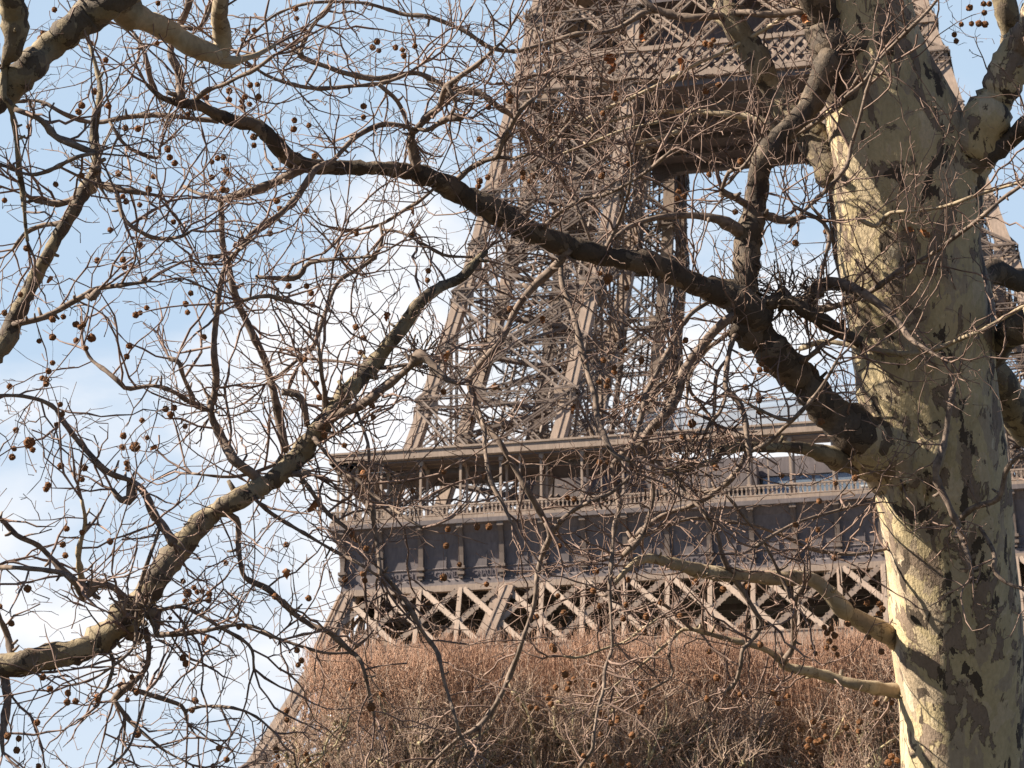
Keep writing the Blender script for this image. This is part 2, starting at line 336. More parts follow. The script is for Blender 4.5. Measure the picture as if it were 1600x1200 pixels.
# frieze: the concave fascia below the gallery with consoles, a ledge and raised names
prof = [(35.38, 57.55), (35.40, 57.10), (35.10, 57.0), (34.72, 56.4), (34.42, 55.5), (34.25, 54.5), (34.18, 53.5), (34.26, 53.42), (34.18, 53.3), (34.16, 52.45), (34.36, 52.3), (34.40, 51.75), (34.1, 51.7)]
fr = MB()
for (v0, z0), (v1, z1) in zip(prof[:-1], prof[1:]):
    fr.add([(-v0, -v0, z0), (v0, -v0, z0), (v1, -v1, z1), (-v1, -v1, z1)], [(3, 2, 1, 0)])
fr.box((-35.42, -35.46, 57.12), (35.42, -35.30, 57.48))
for u in np.arange(-34.2, 34.3, 0.72): fr.box((u - .05, -34.46, 52.3), (u + .05, -34.3, 52.42))      # rivet heads on the ledge
for u in np.arange(-34, 34.1, BAY / 2): fr.box((u - .02, -34.34, 53.5), (u + .02, -34.16, 55.3))         # plate seams
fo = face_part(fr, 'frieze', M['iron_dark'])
co = MB()                               # one console bracket
for (v0, z0), (v1, z1) in zip(prof[2:8], prof[3:9]): co.bar((0, -(v0 + .12), z0), (0, -(v1 + .12), z1), 0.42, 0.34, (0, 1, 0))
co.bar((0, -34.40, 53.45), (0, -34.40, 52.4), 0.34, 0.30, (0, 1, 0)); co.box((-.34, -34.66, 53.25), (.34, -34.2, 53.5)); co.box((-.32, -34.64, 52.72), (.32, -34.2, 52.98))
co.box((-.28, -35.36, 56.75), (.28, -34.9, 57.08))
cmesh = co.mesh('console', M['iron_mid'])
for u in PILU:
    o = bpy.data.objects.new('console', cmesh); COL.objects.link(o); o.parent = fo; o.location = (u, 0, 0)
NAMES = 'CAUCHY BELGRAND REGNAULT FRESNEL DE_PRONY VICAT EBELMEN COULOMB POINSOT FOUCAULT DELAUNAY MORIN HAUY COMBES THENARD ARAGO POISSON MONGE'.split()
def lettering():
    dg = []
    for i, s in enumerate(NAMES):
        cu = bpy.data.curves.new('lettering', 'FONT'); cu.body = s.replace('_', ' '); cu.size = 0.78; cu.extrude = 0.02; cu.align_x = 'CENTER'
        o = bpy.data.objects.new('lettering', cu); COL.objects.link(o)
        o.parent = fo; o.location = (PILU[i + 1] + BAY / 2 if i < 17 else 32.5, -34.21, 52.62); o.rotation_euler = (RAD(90), 0, 0)
        if len(s) > 6: o.scale = (6.2 / len(s), 1, 1)
        cu.materials.append(M['letter'])
        dg.append(o)
    bpy.context.view_layer.update()
    deps = bpy.context.evaluated_depsgraph_get()
    for o in dg:
        me = bpy.data.meshes.new_from_object(o.evaluated_get(deps)); cu = o.data
        q = bpy.data.objects.new('lettering', me); COL.objects.link(q); q.parent = fo; q.location = o.location; q.rotation_euler = o.rotation_euler; q.scale = o.scale
        bpy.data.objects.remove(o); bpy.data.curves.remove(cu)
lettering()
for k in (1, 2, 3):                     # the other faces carry the same frieze without repeating the names
    c = fo.copy(); COL.objects.link(c); c.parent = TWR; c.rotation_euler = (0, 0, k * math.pi / 2)
    for ch in list(fo.children):
        if ch.name.startswith('console'): q = ch.copy(); COL.objects.link(q); q.parent = c

# floor structure behind the frieze: deep beams, dark from below, with the open well in the middle
dk = MB()
H = 33.8
for s in range(4):
    ca, sa = [(1, 0), (0, 1), (-1, 0), (0, -1)][s]
    def rot(p): x, y, z = p; return (x * ca - y * sa, x * sa + y * ca, z)
    for (x0, y0, x1, y1) in ((-H, -H, 9, -9),):
        V = [rot(p) for p in ((x0,y0,52.6),(x1,y0,52.6),(x1,y1,52.6),(x0,y1,52.6),(x0,y0,57.45),(x1,y0,57.45),(x1,y1,57.45),(x0,y1,57.45))]
        dk.add(V, [(0,3,2,1),(4,5,6,7),(0,1,5,4),(1,2,6,5),(2,3,7,6),(3,0,4,7)])
    for x in np.arange(-32, 9, 3.6): dk.bar(rot((x, -33.7, 52.1)), rot((x, -9.1, 52.1)), 0.3, 0.9)
    for y in (-30.0, -26.0, -22.0, -17.0, -12.0): dk.bar(rot((-33, y, 51.95)), rot((8.8, y, 51.95)), 0.3, 0.6)
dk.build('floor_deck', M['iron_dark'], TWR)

# gallery: edge slab, balustrade, posts, ceiling and canopy
gl = MB()
gl.box((-35.35, -35.38, 57.5), (35.35, -29.5, 57.85))
gl.bar((-35.3, -35.2, 58.86), (35.3, -35.2, 58.86), 0.16, 0.14); gl.bar((-35.3, -35.2, 58.0), (35.3, -35.2, 58.0), 0.14, 0.1)
gl.bar((-35.3, -35.2, 58.68), (35.3, -35.2, 58.68), 0.07, 0.05)
u = -35.1
while u < 35.2:
    gl.bar((u, -35.2, 58.0), (u, -35.2, 58.3), 0.16, 0.12, (0, 1, 0)); gl.bar((u, -35.2, 58.3), (u, -35.2, 58.62), 0.09, 0.08, (0, 1, 0)); gl.bar((u, -35.2, 58.55), (u, -35.2, 58.8), 0.17, 0.12, (0, 1, 0))
    u += 0.37
go = face_part(gl, 'balustrade', M['iron'])
po = MB(); po.bar((0, 0, 57.85), (0, 0, 63.3), 0.2, 0.2, (0, 1, 0)); po.bar((0, 0, 62.7), (0, 0, 63.3), 0.34, 0.34, (0, 1, 0)); po.bar((0, 0, 57.85), (0, 0, 59.1), 0.34, 0.3, (0, 1, 0))
pmesh = po.mesh('post', M['iron'])
for i, u in enumerate(PILU):
    o = bpy.data.objects.new('post', pmesh); COL.objects.link(o); o.parent = go; o.location = (u, -34.95, 0)
    o = bpy.data.objects.new('post', pmesh); COL.objects.link(o); o.parent = go; o.location = (u + 0.2, -33.2, 0)
    if i % 2 == 0 and i > 2 and i < 19:
        o = bpy.data.objects.new('post', pmesh); COL.objects.link(o); o.parent = go; o.location = (u + 1.7, -34.9, 0); o.scale = (.55, .55, 1)
four(go)
rf = MB()
rf.box((-35.4, -35.4, 63.31), (35.4, -33.0, 63.55))
rf.box((-35.52, -35.55, 63.38), (35.52, -35.25, 64.12)); rf.box((-35.6, -35.66, 64.12), (35.6, -35.2, 64.3))
rf.box((-35.3, -35.2, 63.6), (35.3, -33.05, 64.05))
for u in np.arange(-34.3, 34.4, BAY): rf.bar((u, -35.1, 63.06), (u, -33.1, 63.06), 0.18, 0.34)
for y in (-34.2, -33.3): rf.bar((-35, y, 63.22), (35, y, 63.22), 0.12, 0.16)
ce = MB(); ce.box((-35.2, -35.2, 63.16), (35.2, -33.05, 63.29)); ce.box((-33.0, -32.9, 62.7), (-8.0, -29.5, 63.2)); ro = face_part(rf, 'canopy', M['iron'], [(ce, 'ceiling', M['iron_dark'])]); four(ro)

# the deep lattice girder under the frieze
gd = MB()
def gp(u, z, out=0.25): return np.array([u, -(wz(z) + out), z])
ZT, ZB = 51.55, 45.75
SK = lambda z: wz(z) - 0.15
gd.bar(gp(-SK(ZT), ZT, .05), gp(SK(ZT), ZT, .05), 0.5, 0.55); gd.bar(gp(-SK(ZB), ZB), gp(SK(ZB), ZB), 0.7, 0.12)
gd.bar(gp(-SK(ZB), ZB - .5), gp(SK(ZB), ZB - .5), 0.14, 1.0); gd.bar(gp(-SK(ZB - 1), ZB - 1.05), gp(SK(ZB - 1), ZB - 1.05), 0.7, 0.1)
for u in PILU[1:-1]:
    a, b_ = gp(u, ZB), gp(u, ZT); gd.bar(a, b_, 0.30, 0.12, (0, 1, 0)); gd.bar(a + [0, .25, 0], b_ + [0, .25, 0], 0.08, 0.5, (0, 1, 0))
    gd.bar(a + [-.2, .06, 0], b_ + [-.2, .06, 0], 0.12, 0.08, (0, 1, 0))
for s in (-1, 1):                       # the leg's own chords run on across the face of the girder
    for k_ in (0, 1):
        e0, e1 = [s * (wz(z) - (bz(z) if k_ else 0.5)) for z in (ZB, ZT)]
        gd.bar(gp(e0, ZB, .36), gp(e1, ZT, .36), 1.0 if k_ else .8, 0.1, (0, 1, 0)); gd.bar(gp(e0 - s * .35, ZB, .44), gp(e1 - s * .35, ZT, .44), .12, 0.14, (0, 1, 0)); gd.bar(gp(e0 + s * .35, ZB, .44), gp(e1 + s * .35, ZT, .44), .12, 0.14, (0, 1, 0))
span = BAY * 1.62
for i in range(-2, 22):
    for s in (1, -1):
        u0 = -30.82 + BAY * i + (0.15 if s > 0 else BAY - 0.15); u1 = u0 + s * span
        # clip the diagonal to the sloping ends of the girder
        t0, t1 = 0.0, 1.0
        def uz(t): return u0 + (u1 - u0) * t, ZT - (ZT - ZB) * t
        ok = [t for t in np.linspace(0, 1, 41) if abs(uz(t)[0]) < SK(uz(t)[1]) - 0.2]
        if len(ok) < 3: continue
        t0, t1 = ok[0], ok[-1]; p, q = gp(*uz(t0), .2 + .035 * s), gp(*uz(t1), .2 + .035 * s)
        gd.bar(p, q, 0.46, 0.07, (0, 1, 0)); gd.bar(p + [0, .12, 0], q + [0, .12, 0], 0.07, 0.24, (0, 1, 0))
        L = np.linalg.norm(q - p)
        sd_ = np.cross((q - p) / L, (0, 1, 0))
        for e in np.arange(0.4, L - .3, 0.62):       # rivetted clips along the edges of each diagonal
            for sg in (-1, 1):
                c_ = p + (q - p) * e / L + sd_ * sg * .26; gd.box(c_ - [.05, .07, .05], c_ + [.05, .05, .05])
go2 = face_part(gd, 'girder', M['iron']); four(go2)

# decorative arch under the girder, with its little arcade
ar = MB(); Rz = 38.0; zc = 45.05 - Rz
def arch_pt(th, r, out=.3): z = zc + r * math.cos(th); return np.array([r * math.sin(th), -(wz(max(0, z)) + out), z])
ths = np.linspace(-1.15, 1.15, 64)
for r in (Rz - .15, Rz - 2.9):
    for a, b_ in zip(ths[:-1], ths[1:]): ar.bar(arch_pt(a, r), arch_pt(b_, r), 0.6, 0.45, (0, 1, 0))
for a, b_ in zip(ths[:-1], ths[1:]):
    ar.bar(arch_pt(a, Rz - .15), arch_pt(b_, Rz - 2.9), 0.16, 0.1, (0, 1, 0)); ar.bar(arch_pt(b_, Rz - .15), arch_pt(a, Rz - 2.9), 0.16, 0.1, (0, 1, 0))
ucol = np.arange(-30, 30.1, 2.6)
for u in ucol:
    th = math.asin(u / Rz); z0 = zc + Rz * math.cos(th)
    if z0 < 44.2: ar.bar(gp(u, z0, .3), gp(u, 44.7, .3), 0.3, 0.2, (0, 1, 0))
for a, b_ in zip(ucol[:-1], ucol[1:]):
    zm = zc + Rz * math.cos(math.asin((a + b_) / 2 / Rz))
    if zm < 43.6:
        c_ = (a + b_) / 2; ra = 1.15; pts = [gp(c_ + ra * math.cos(t), 43.4 + ra * math.sin(t), .32) for t in np.linspace(0, math.pi, 9)]
        for p, q in zip(pts[:-1], pts[1:]): ar.bar(p, q, 0.28, 0.3, (0, 1, 0))
ao = face_part(ar, 'arch', M['iron']); four(ao)

# belt below the second floor, big cross-bracing above it and the dark soffit between the front legs
bt = MB(); Z0, Z1 = 106.9, 111.1
bt.bar(gp(-wz(Z0), Z0 + .35, .12), gp(wz(Z0), Z0 + .35, .12), 0.5, 0.75); bt.bar(gp(-wz(Z1), Z1, .12), gp(wz(Z1), Z1, .12), 0.5, 0.5)
for u in np.arange(-21.6, 21.7, 1.28):
    for s in (1, -1):
        u1 = u + s * 2.9
        if abs(u1) < 21.4: bt.bar(gp(u, Z0 + .6, .1 + .05 * s), gp(u1, Z1 - .2, .1 + .05 * s), 0.34, 0.07, (0, 1, 0))
for u in np.arange(-21, 21.1, 0.75): bt.box((u - .06, -wz(Z1) - .36, Z1 + .22), (u + .06, -wz(Z1) - .2, Z1 + .36))
bo = face_part(bt, 'belt', M['iron'])
bt2 = MB()
for i in range(7):
    u0 = -21 + i * 6; lattice_strut(bt2, gp(u0, Z1 + .2, 0), gp(u0 + 6, 117.5, 0), .7, .3, (0, 1, 0)); lattice_strut(bt2, gp(u0 + 6, Z1 + .2, 0), gp(u0, 117.5, 0), .7, .3, (0, 1, 0))
bt2.build('cross_bracing', M['iron'], bo)
for k in (1, 3): c = copy_tree(bo, TWR); c.rotation_euler = (0, 0, k * math.pi / 2)
sf = MB()
sf.box((-9.6, -21.7, 106.2), (9.6, -4.7, 107.0)); sf.box((-9.4, -16.6, 107.05), (9.4, -16.0, 118)); sf.box((-9.3, -19.5, 117.6), (9.3, -1.3, 118.2))
sf.box((-9.5, -5.2, 105.2), (9.5, -4.4, 106.9))
for y in (-18, -14.5, -11, -8): sf.box((-9.5, y - .15, 105.6), (9.5, y + .15, 106.18))
for s in (-1, 1):
    for t in np.linspace(0, 1, 7)[:-1]: sf.box((min(s * 9.5, s * (9.5 - 2.6 * (1 - t))), -5.12, 105.2 - 1.3 * (t + .17)), (max(s * 9.5, s * (9.5 - 2.6 * (1 - t))), -4.5, 105.2 - 1.3 * t))
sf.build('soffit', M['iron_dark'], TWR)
# second platform and the spire above it (above the picture)
up = MB(); up.box((-20.2, -20.2, 122.5), (20.2, 20.2, 123.6)); up.box((-21, -21, 123.6), (21, 21, 124.2))
for i in (-1, 1):
    for j in (-1, 1):
        zz = [124.2, 150, 190, 240, 300]; ww = [16, 11, 7, 4, 1.5]
        for a in range(4): up.bar((i * ww[a], j * ww[a], zz[a]), (i * ww[a + 1], j * ww[a + 1], zz[a + 1]), 1.6, 1.6, (0, 1, 0))
for a in range(44):
    z0 = 124.2 + 4 * a; z1 = z0 + 4; f_ = lambda z: float(np.interp(z, [124.2, 150, 190, 240, 300], [16, 11, 7, 4, 1.5]))
    for ca, sa in ((1, 0), (0, 1), (-1, 0), (0, -1)):
        r_ = lambda x, y: (x * ca - y * sa, x * sa + y * ca)
        p = lambda x, z: np.array([*r_(x * f_(z), -f_(z)), z])
        up.bar(p(-1, z0), p(1, z1), .35, .2); up.bar(p(1, z0), p(-1, z1), .35, .2); up.bar(p(-1, z1), p(1, z1), .35, .3)
up.build('spire', M['iron'], TWR)

# glass pavilions on the first floor
pv = MB()
pv.box((-17.0, -27.2, 57.9), (4.5, -22, 60.8)); pv.box((4.6, -27.0, 57.9), (17.0, -26.6, 59.7)); pv.box((-1.0, -21.7, 60.0), (2.1, -18.5, 63.4)); pv.box((2.2, -23.9, 60.0), (17.2, -18.5, 63.45))
pw = MB(); pw.box((-19.3, -27.5, 61.6), (1.9, -24.2, 64.3)); pw.box((-1.2, -24.1, 63.5), (17.6, -18.2, 65.3)); pw.box((-17.2, -27.4, 59.8), (17.2, -27.1, 60.0))
for u in np.arange(-17, 17.1, 1.7): pw.bar((u, -27.35, 57.9), (u, -27.35, 60.9), .12, .2, (0, 1, 0))
pwo = pw.build('pavilion', M['iron_dark'], TWR); pv.build('glazing', M['glass'], pwo)
ks = MB(); wh = simple_mat('white_counter_paint', (0.55, 0.58, 0.62), (0.72, 0.74, 0.76), 1.5, 0.5)
for ka, kb, kz in ((-14.6, -13.0, 60.2), (-3.2, -1.2, 60.0), (5.4, 7.6, 60.1), (11.2, 12.6, 60.4)):
    ks.box((ka, -28.6, 57.86), (kb, -27.4, kz)); ks.box((ka - .15, -28.75, kz), (kb + .15, -27.3, kz + .15)); ks.box((ka + .2, -28.64, 58.9), (kb - .2, -28.55, kz - .3))
ks.build('counter', wh, pwo)
cg = MB(); nu, nz = 26, 9
us = np.linspace(-10.5, 16.5, nu); P_ = []
for iz in range(nz):
    t = iz / (nz - 1)
    for q in us:
        e = (q - 2) / 13.5; z = 68.2 + (2.9 + 1.0 * e) * t + 0.5 * e * e; v = 24.0 + 1.3 * math.sin(t * 2.6) - 2.2 * e * e
        P_.append((q, -v, z))
i = (np.arange(nz - 1)[:, None] * nu + np.arange(nu - 1)[None]).ravel()
cg.add(P_, np.stack([i, i + 1, i + nu + 1, i + nu], -1))
cgo = cg.build('curved_glass_screen', M['glass'], TWR, True)
cf = MB(); Pn = np.array(P_).reshape(nz, nu, 3) + [0, -.06, 0]
for iz in (0, 2, 4, 6, 8):
    for a in range(nu - 1): cf.bar(Pn[iz, a], Pn[iz, a + 1], .08, .10 if iz else .5)
for a in range(0, nu, 5):
    for iz in range(nz - 1): cf.bar(Pn[iz, a], Pn[iz + 1, a], .07, .07)
for a in (2, 9, 16, 23): cf.bar((us[a], -23.8, 57.5), (us[a], -23.8, 68.3), .25, .25, (0, 1, 0))
cf.build('glazing_bars', M['iron_dark'], cgo)

# ------------------------------------------------------------------ the two plane trees in front
# Every big limb and branch: tree, which end joins the tree (s start, e end, - none), depth or None, then x y radius (photograph pixels) along it.
BR = []
def br(tree, att, dep, s):
    a = np.array(s.split(), float).reshape(-1, 3); BR.append((tree, att, dep, a))
# --- right tree (A)
br('A','e',(11.3,12.95),'227 130 4 247 150 6 277 160 8 307 163 10 333 177 11 367 190 12 400 195 12 433 227 13 458 252 15 500 260 12 560 263 12 617 264 13 667 277 15 717 300 18 760 323 20 800 347 20 843 367 19 883 383 19 933 397 17 1000 410 18 1053 427 19 1100 450 21 1150 466 24 1185 500 30')
br('A','e',(12.95,13.3),'1145 505 22 1170 515 32 1200 540 30 1250 592 29 1300 645 32 1350 685 40 1420 715 50')
br('A','e',(13.2,12.95),'1300 88 22 1277 140 19 1253 180 18 1218 215 18 1193 250 18 1181 310 18 1172 365 20 1165 420 21 1172 500 26')
br('A','s',(13.2,13.4),'1400 62 30 1345 76 24 1312 88 21 1292 112 19')
br('A','e',(13.8,13.5),'1085 -60 16 1120 -5 20 1150 40 21 1180 90 22 1215 150 23 1260 205 26 1320 270 38')
br('A','s',(13.4,13.3),'1340 170 46 1312 100 40 1288 40 33 1270 -30 30 1250 -100 28 1225 -220 20')
br('A','s',(13.5,13.1),'1430 400 72 1478 300 62 1520 225 46 1545 180 36 1566 130 31 1600 62 28 1660 -40 26')
br('A','s',(13.3,13.0),'1500 260 24 1560 232 17 1600 200 15 1680 150 13')
br('A','s',(13.9,14.6),'1500 470 24 1545 425 18 1575 432 16 1640 455 15')
br('A','s',(13.75,12.9),'1497 592 24 1545 562 27 1570 527 24 1605 505 22 1680 460 20')
br('A','s',(14.0,15.0),'1470 520 34 1550 585 26 1580 640 26 1605 670 26 1680 740 26')
br('A','-',(14.4,14.4),'1680 180 26 1620 110 20 1583 83 19 1577 33 18 1563 -30 17')
br('A','e',(12.5,13.5),'960 913 5 980 890 7 1007 872 9 1047 880 11 1087 890 12 1133 897 12 1200 903 12 1260 903 12 1290 923 13 1317 950 14 1350 972 15 1400 1000 17')
br('A','e',(12.82,13.55),'960 1072 2 985 1052 2.5 1013 1030 3 1047 1002 4 1073 983 5 1133 997 6 1200 1017 7 1227 1040 9 1267 1050 10 1310 1063 11 1360 1073 11 1420 1085 12')
br('A','e',(12.34,13.35),'1040 737 7 1085 728 7 1117 722 9 1125 706 10 1160 697 9 1200 700 10 1250 700 12 1300 712 15 1360 740 18')
br('A','s',(13.4,13.8),'1300 12 10 1200 22 8 1167 20 8 1117 25 8 1067 27 8.5 1030 17 8 1007 2 7 985 -30 6')
br('A','s',None,'1030 17 6 1007 20 6 980 37 6 950 50 5.5 900 53 5 860 66 5 820 77 5 800 80 4.5 763 73 5 733 53 5 700 37 5 667 25 5 633 23 4.5 600 13 4 567 4 4 523 3 3.5 483 5 3.5 450 14 3 420 30 3 390 60 2.5')
br('A','s',None,'1155 368 14 1130 348 12 1117 341 9 1083 336 8 1033 340 7 985 353 6 960 372 5')
br('A','s',None,'1168 322 9 1155 312 8 1127 297 8')
br('A','s',None,'1127 297 5 1140 268 5 1160 262 4 1172 245 3 1190 215 2.5')
br('A','s',None,'1185 335 9 1205 340 9 1225 344 8 1260 338 5')
br('A','s',(13.22,12.3),'1255 480 14 1275 455 13 1297 442 12 1333 450 10 1367 470 9 1407 510 8 1427 532 6 1470 560 3')
br('A','s',None,'1180 480 14 1225 470 12 1262 485 12 1300 512 12 1345 535 12')
br('A','s',(13.35,12.2),'1262 486 12 1300 480 8 1333 470 7 1367 450 6 1407 423 6 1450 400 5 1493 370 5 1533 340 5 1567 310 4.5 1600 287 4 1650 255 3')
br('A','e',(13.5,12.2),'1250 545 6 1290 534 6 1350 543 6 1387 550 6 1427 552 6 1467 543 6 1500 530 5.5 1533 517 5 1567 497 5 1600 478 4.5 1650 455 4')
br('A','s',None,'1233 570 8 1262 560 7 1290 535 5')
br('A','-',(12.6,12.3),'1490 605 6 1480 660 6 1473 700 6.5 1463 733 7 1467 760 7 1480 785 7 1500 830 7 1520 900 4')
br('A','s',None,'1476 690 4.5 1500 733 4 1497 760 4 1513 793 4 1527 820 4 1543 843 5 1555 870 5 1553 890 5 1570 910 5 1600 920 4.5')
br('A','-',(12.8,12.5),'1500 810 6 1520 793 7 1560 780 7 1570 740 6 1585 718 5 1620 700 5')
br('A','s',(12.95,13.9),'1343 120 5 1310 165 4 1250 207 4.5 1200 240 4.5 1160 262 4 1138 287 3')
br('A','s',(12.9,12.7),'1320 152 4 1350 127 4 1377 90 4 1413 53 4 1447 20 3.5 1480 -20 3')
br('A','s',(13.0,12.4),'1337 340 5 1370 353 5 1390 333 4.5 1433 330 4 1483 320 4 1533 303 4 1600 283 3.5 1640 270 3')
br('A','s',(13.0,12.7),'1233 355 4 1267 320 5 1290 297 5 1323 260 5 1330 227 4.5 1343 187 4 1357 133 4 1372 90 3')
br('A','s',None,'1268 320 4 1285 345 4.5 1296 370 5 1290 400 3.5')
br('A','s',None,'1285 345 5 1255 330 4 1240 320 3')
br('A','e',(13.9,13.5),'855 222 3 890 210 4 917 187 4 940 173 4 987 153 4.5 1040 127 4.5 1083 103 4.5 1133 80 4.5 1200 43 4.5 1265 -2 4')
br('A','e',(14.0,13.6),'880 205 3 920 195 4 960 187 5 1000 177 5 1040 175 5 1080 173 6 1133 178 7 1185 187 8 1215 205 9')
br('A','e',None,'990 225 4 1013 220 5 1047 210 5 1068 200 6 1075 188 7 1095 172 4')
br('A','s',None,'930 175 3 950 220 3 990 225 3.5 1033 230 4 1080 240 4 1110 252 3')
br('A','-',(13.95,13.95),'800 132 4 840 117 4.5 883 120 5 923 123 5 960 128 4.5 987 123 4 1030 125 4 1080 118 3')
br('A','s',None,'907 125 7 908 145 6 907 167 5 893 190 5 880 205 5 860 230 4')
br('A','s',None,'885 124 5 893 150 4 890 178 5 875 205 4')
br('A','-',(13.95,13.95),'940 20 2 945 70 3 940 115 3.5 935 170 4 925 210 3 940 260 2')
br('A','-',(13.95,13.95),'857 90 3 857 133 4 860 200 4 863 247 4.5 880 283 4.5 897 317 4.5 917 360 4 930 400 3')
br('A','s',None,'843 362 6 867 337 5 907 313 4.5 950 303 4.5 987 283 4 1020 260 4 1050 235 3')
br('A','s',None,'945 385 6 965 350 4 980 310 4 983 295 4 987 263 3.5 985 240 3')
br('A','-',(12.5,12.5),'880 240 3 920 225 4 970 205 3.5 1030 190 3')
# upper middle-left tangle (all carried by the long limb)
br('A','e',None,'467 80 6 473 90 6 507 103 6 540 115 6 587 122 6 627 117 6 653 115 6 680 127 7 697 133 7 720 140 7 750 147 7 773 163 7 800 180 6.5 830 205 6 850 235 5 880 285 5')
br('A','s',None,'469 84 6 477 63 5 490 37 5 513 13 5 523 -10 5')
br('A','e',None,'787 62 3 780 70 4 750 97 5 717 120 6 695 140 7 687 167 7 667 183 8 653 200 8 643 213 8 645 235 9 650 262 10')
br('A','s',None,'643 205 7 640 197 6 600 193 6 567 207 6 543 227 6 520 250 6 495 262 7 480 285 8 460 313 8 433 337 7 400 360 6 375 385 5')
br('A','s',None,'655 203 5 670 203 6 690 190 6 705 184 8 722 183 8')
br('A','s',None,'700 135 5 712 160 4 705 178 4')
br('A','s',None,'707 283 6 733 263 6 760 250 6.5 778 245 6.5 786 218 6 800 193 6 815 170 5 840 150 4')
br('A','s',None,'778 245 5 800 248 4 830 240 3')
br('A','s',None,'678 303 4 633 327 4 597 350 4 565 358 3')
br('A','s',None,'597 350 4 600 370 4 593 390 4 583 403 5 560 420 5 533 437 5 520 457 5 507 490 5 497 523 5 487 547 5 467 560 4.5 440 583 4 415 600 3')
br('A','s',None,'600 357 4 625 363 4 647 373 4 683 393 4 700 400 3 740 402 3')
br('A','-',(11.7,11.94),'400 107 3 420 120 4 457 132 4.5 500 138 4.5 550 135 4.5 593 130 4.5 633 117 4 660 100 3')
br('A','s',None,'597 138 6 617 153 5 630 177 5 640 205 4')
br('A','s',None,'473 265 10 440 283 10 400 297 9 373 303 8 347 314 7 346 340 6.5 350 390 7 358 425 7 370 467 7.5 387 507 8 400 533 8 413 560 8 423 600 8 433 633 9 440 677 9 445 705 9')
br('A','s',None,'285 290 4 310 302 4 347 312 5')
br('A','-',(11.78,11.78),'207 50 4 222 72 5 230 97 5.5 237 127 6 243 145 6')
br('A','s',None,'285 158 9 278 110 9 267 80 8 280 40 9 293 13 8 300 -20 8')
br('A','s',None,'280 40 6 310 45 5 325 20 5 335 -15 5')
br('A','s',None,'300 150 6 325 140 5 350 133 5 373 120 5 400 107 4.5 430 85 3')
br('A','-',(12.02,11.94),'0 165 4 40 158 4 67 160 4.5 100 177 5 133 190 5.5 160 191 6 200 182 6 250 180 5.5 300 185 6 340 188 7')
br('A','s',None,'175 195 4 190 220 4 213 237 4 247 247 4 250 230 2.5')
# lower middle (carried by the long limb and the junction)
br('A','s',None,'885 408 11 875 420 9 860 430 9 837 447 8.5 817 470 8 800 497 8 793 510 8 777 540 8 755 565 8.5 738 585 9 732 597 8 740 620 7.5 753 663 7.5 777 687 7 800 722 7 820 760 6.5 838 790 7 853 815 7')
br('A','s',None,'740 625 6 757 667 5.5 757 700 5 767 750 5 783 783 5 800 820 3')
br('A','e',None,'667 1200 4 687 1180 4 717 1153 4.5 750 1133 6 783 1087 6 800 1045 6 817 1000 5.5 833 950 5 840 900 5 847 867 5.5 860 835 7 853 815 7')
br('A','s',None,'860 830 6 893 800 5.5 920 785 5 950 772 5 985 745 4')
br('A','s',None,'750 1133 3.5 748 1160 3 735 1195 3')
br('A','s',None,'877 415 6 880 450 6 893 487 6.5 907 533 7 917 583 7 930 617 7 933 647 6.5 943 680 6.5 960 710 6 985 720 5')
br('A','s',None,'1155 490 10 1133 503 9 1110 523 9 1087 553 10 1067 587 10.5 1057 613 10 1040 647 10 1013 677 10 1000 695 9 980 703 8 957 727 7')
br('A','s',None,'1120 478 6 1087 487 5 1067 507 5.5 1047 543 6 1027 580 6 1010 613 6 1005 640 6 998 668 6 985 700 5')
br('A','s',None,'1003 693 7 1017 717 6 1020 750 5.5 1017 800 5.5 1000 840 6 975 868 7')
br('A','s',None,'1015 700 5 1027 720 5 1053 747 4.5 1087 787 4 1110 810 3')
br('A','s',None,'957 727 5 963 767 6.5 968 790 6 960 830 5 955 880 5 953 920 4 955 980 3.5 957 1012 4 945 1045 4 943 1080 4 935 1105 4 927 1150 4 925 1172 4 905 1200 3.5')
br('A','s',None,'1170 498 7 1147 527 6 1137 560 6 1134 600 6 1140 612 6.5 1153 627 7 1163 653 6.5 1170 700 6.5 1172 712 5')
br('A','s',None,'1145 520 5 1120 535 5 1100 548 5.5 1083 575 5.5 1075 595 5 1078 610 4.5 1095 632 4 1112 655 4')
br('A','s',None,'1076 600 4 1073 625 3.5 1075 640 4 1110 655 4')
br('A','s',None,'1120 560 4 1118 600 4 1116 640 4 1113 660 4 1108 700 3')
br('A','s',None,'1137 605 4 1128 640 4 1110 660 4.5 1100 680 3')
br('A','s',None,'1065 588 5 1040 595 4.5 1022 610 4 1008 640 4 ')
br('A','s',None,'1172 700 6 1150 740 6 1117 768 6 1083 790 6 1050 800 6 1025 812 7 1000 832 7 985 850 7')
br('A','s',None,'1172 708 5 1200 692 5 1225 668 5 1240 655 5 1265 628 4.5 1290 595 4 1310 560 3')
br('A','s',None,'1240 657 4 1220 655 4 1185 640 4 1160 625 3')
br('A','-',(12.66,13.35),'985 850 6 1010 835 5 1060 815 4 1100 810 4 1140 815 3.5 1180 822 3.5 1230 840 4 1270 858 4.5 1300 864 4.5 1335 866 4 1385 858 3')
br('A','-',(12.82,12.9),'1100 800 4 1120 835 5 1128 865 5.5 1140 890 6 1160 925 6 1180 955 6 1190 975 5 1170 1005 5.5 1160 1015 5 1158 1040 5 1150 1065 4.5 1135 1080 4')
br('A','s',None,'1225 1035 9 1238 1012 7 1240 980 7 1243 940 6 1255 915 5')
br('A','s',None,'1080 985 4 1060 965 4 1045 950 4 1025 940 3 1000 950 2.5')
br('A','s',None,'1050 1000 4 1045 1030 3.5 1050 1055 3 1020 1075 3 985 1090 2.5')
br('A','-',(12.82,13.14),'1180 855 4 1210 835 4 1250 815 3.5 1300 800 3 1340 790 3')
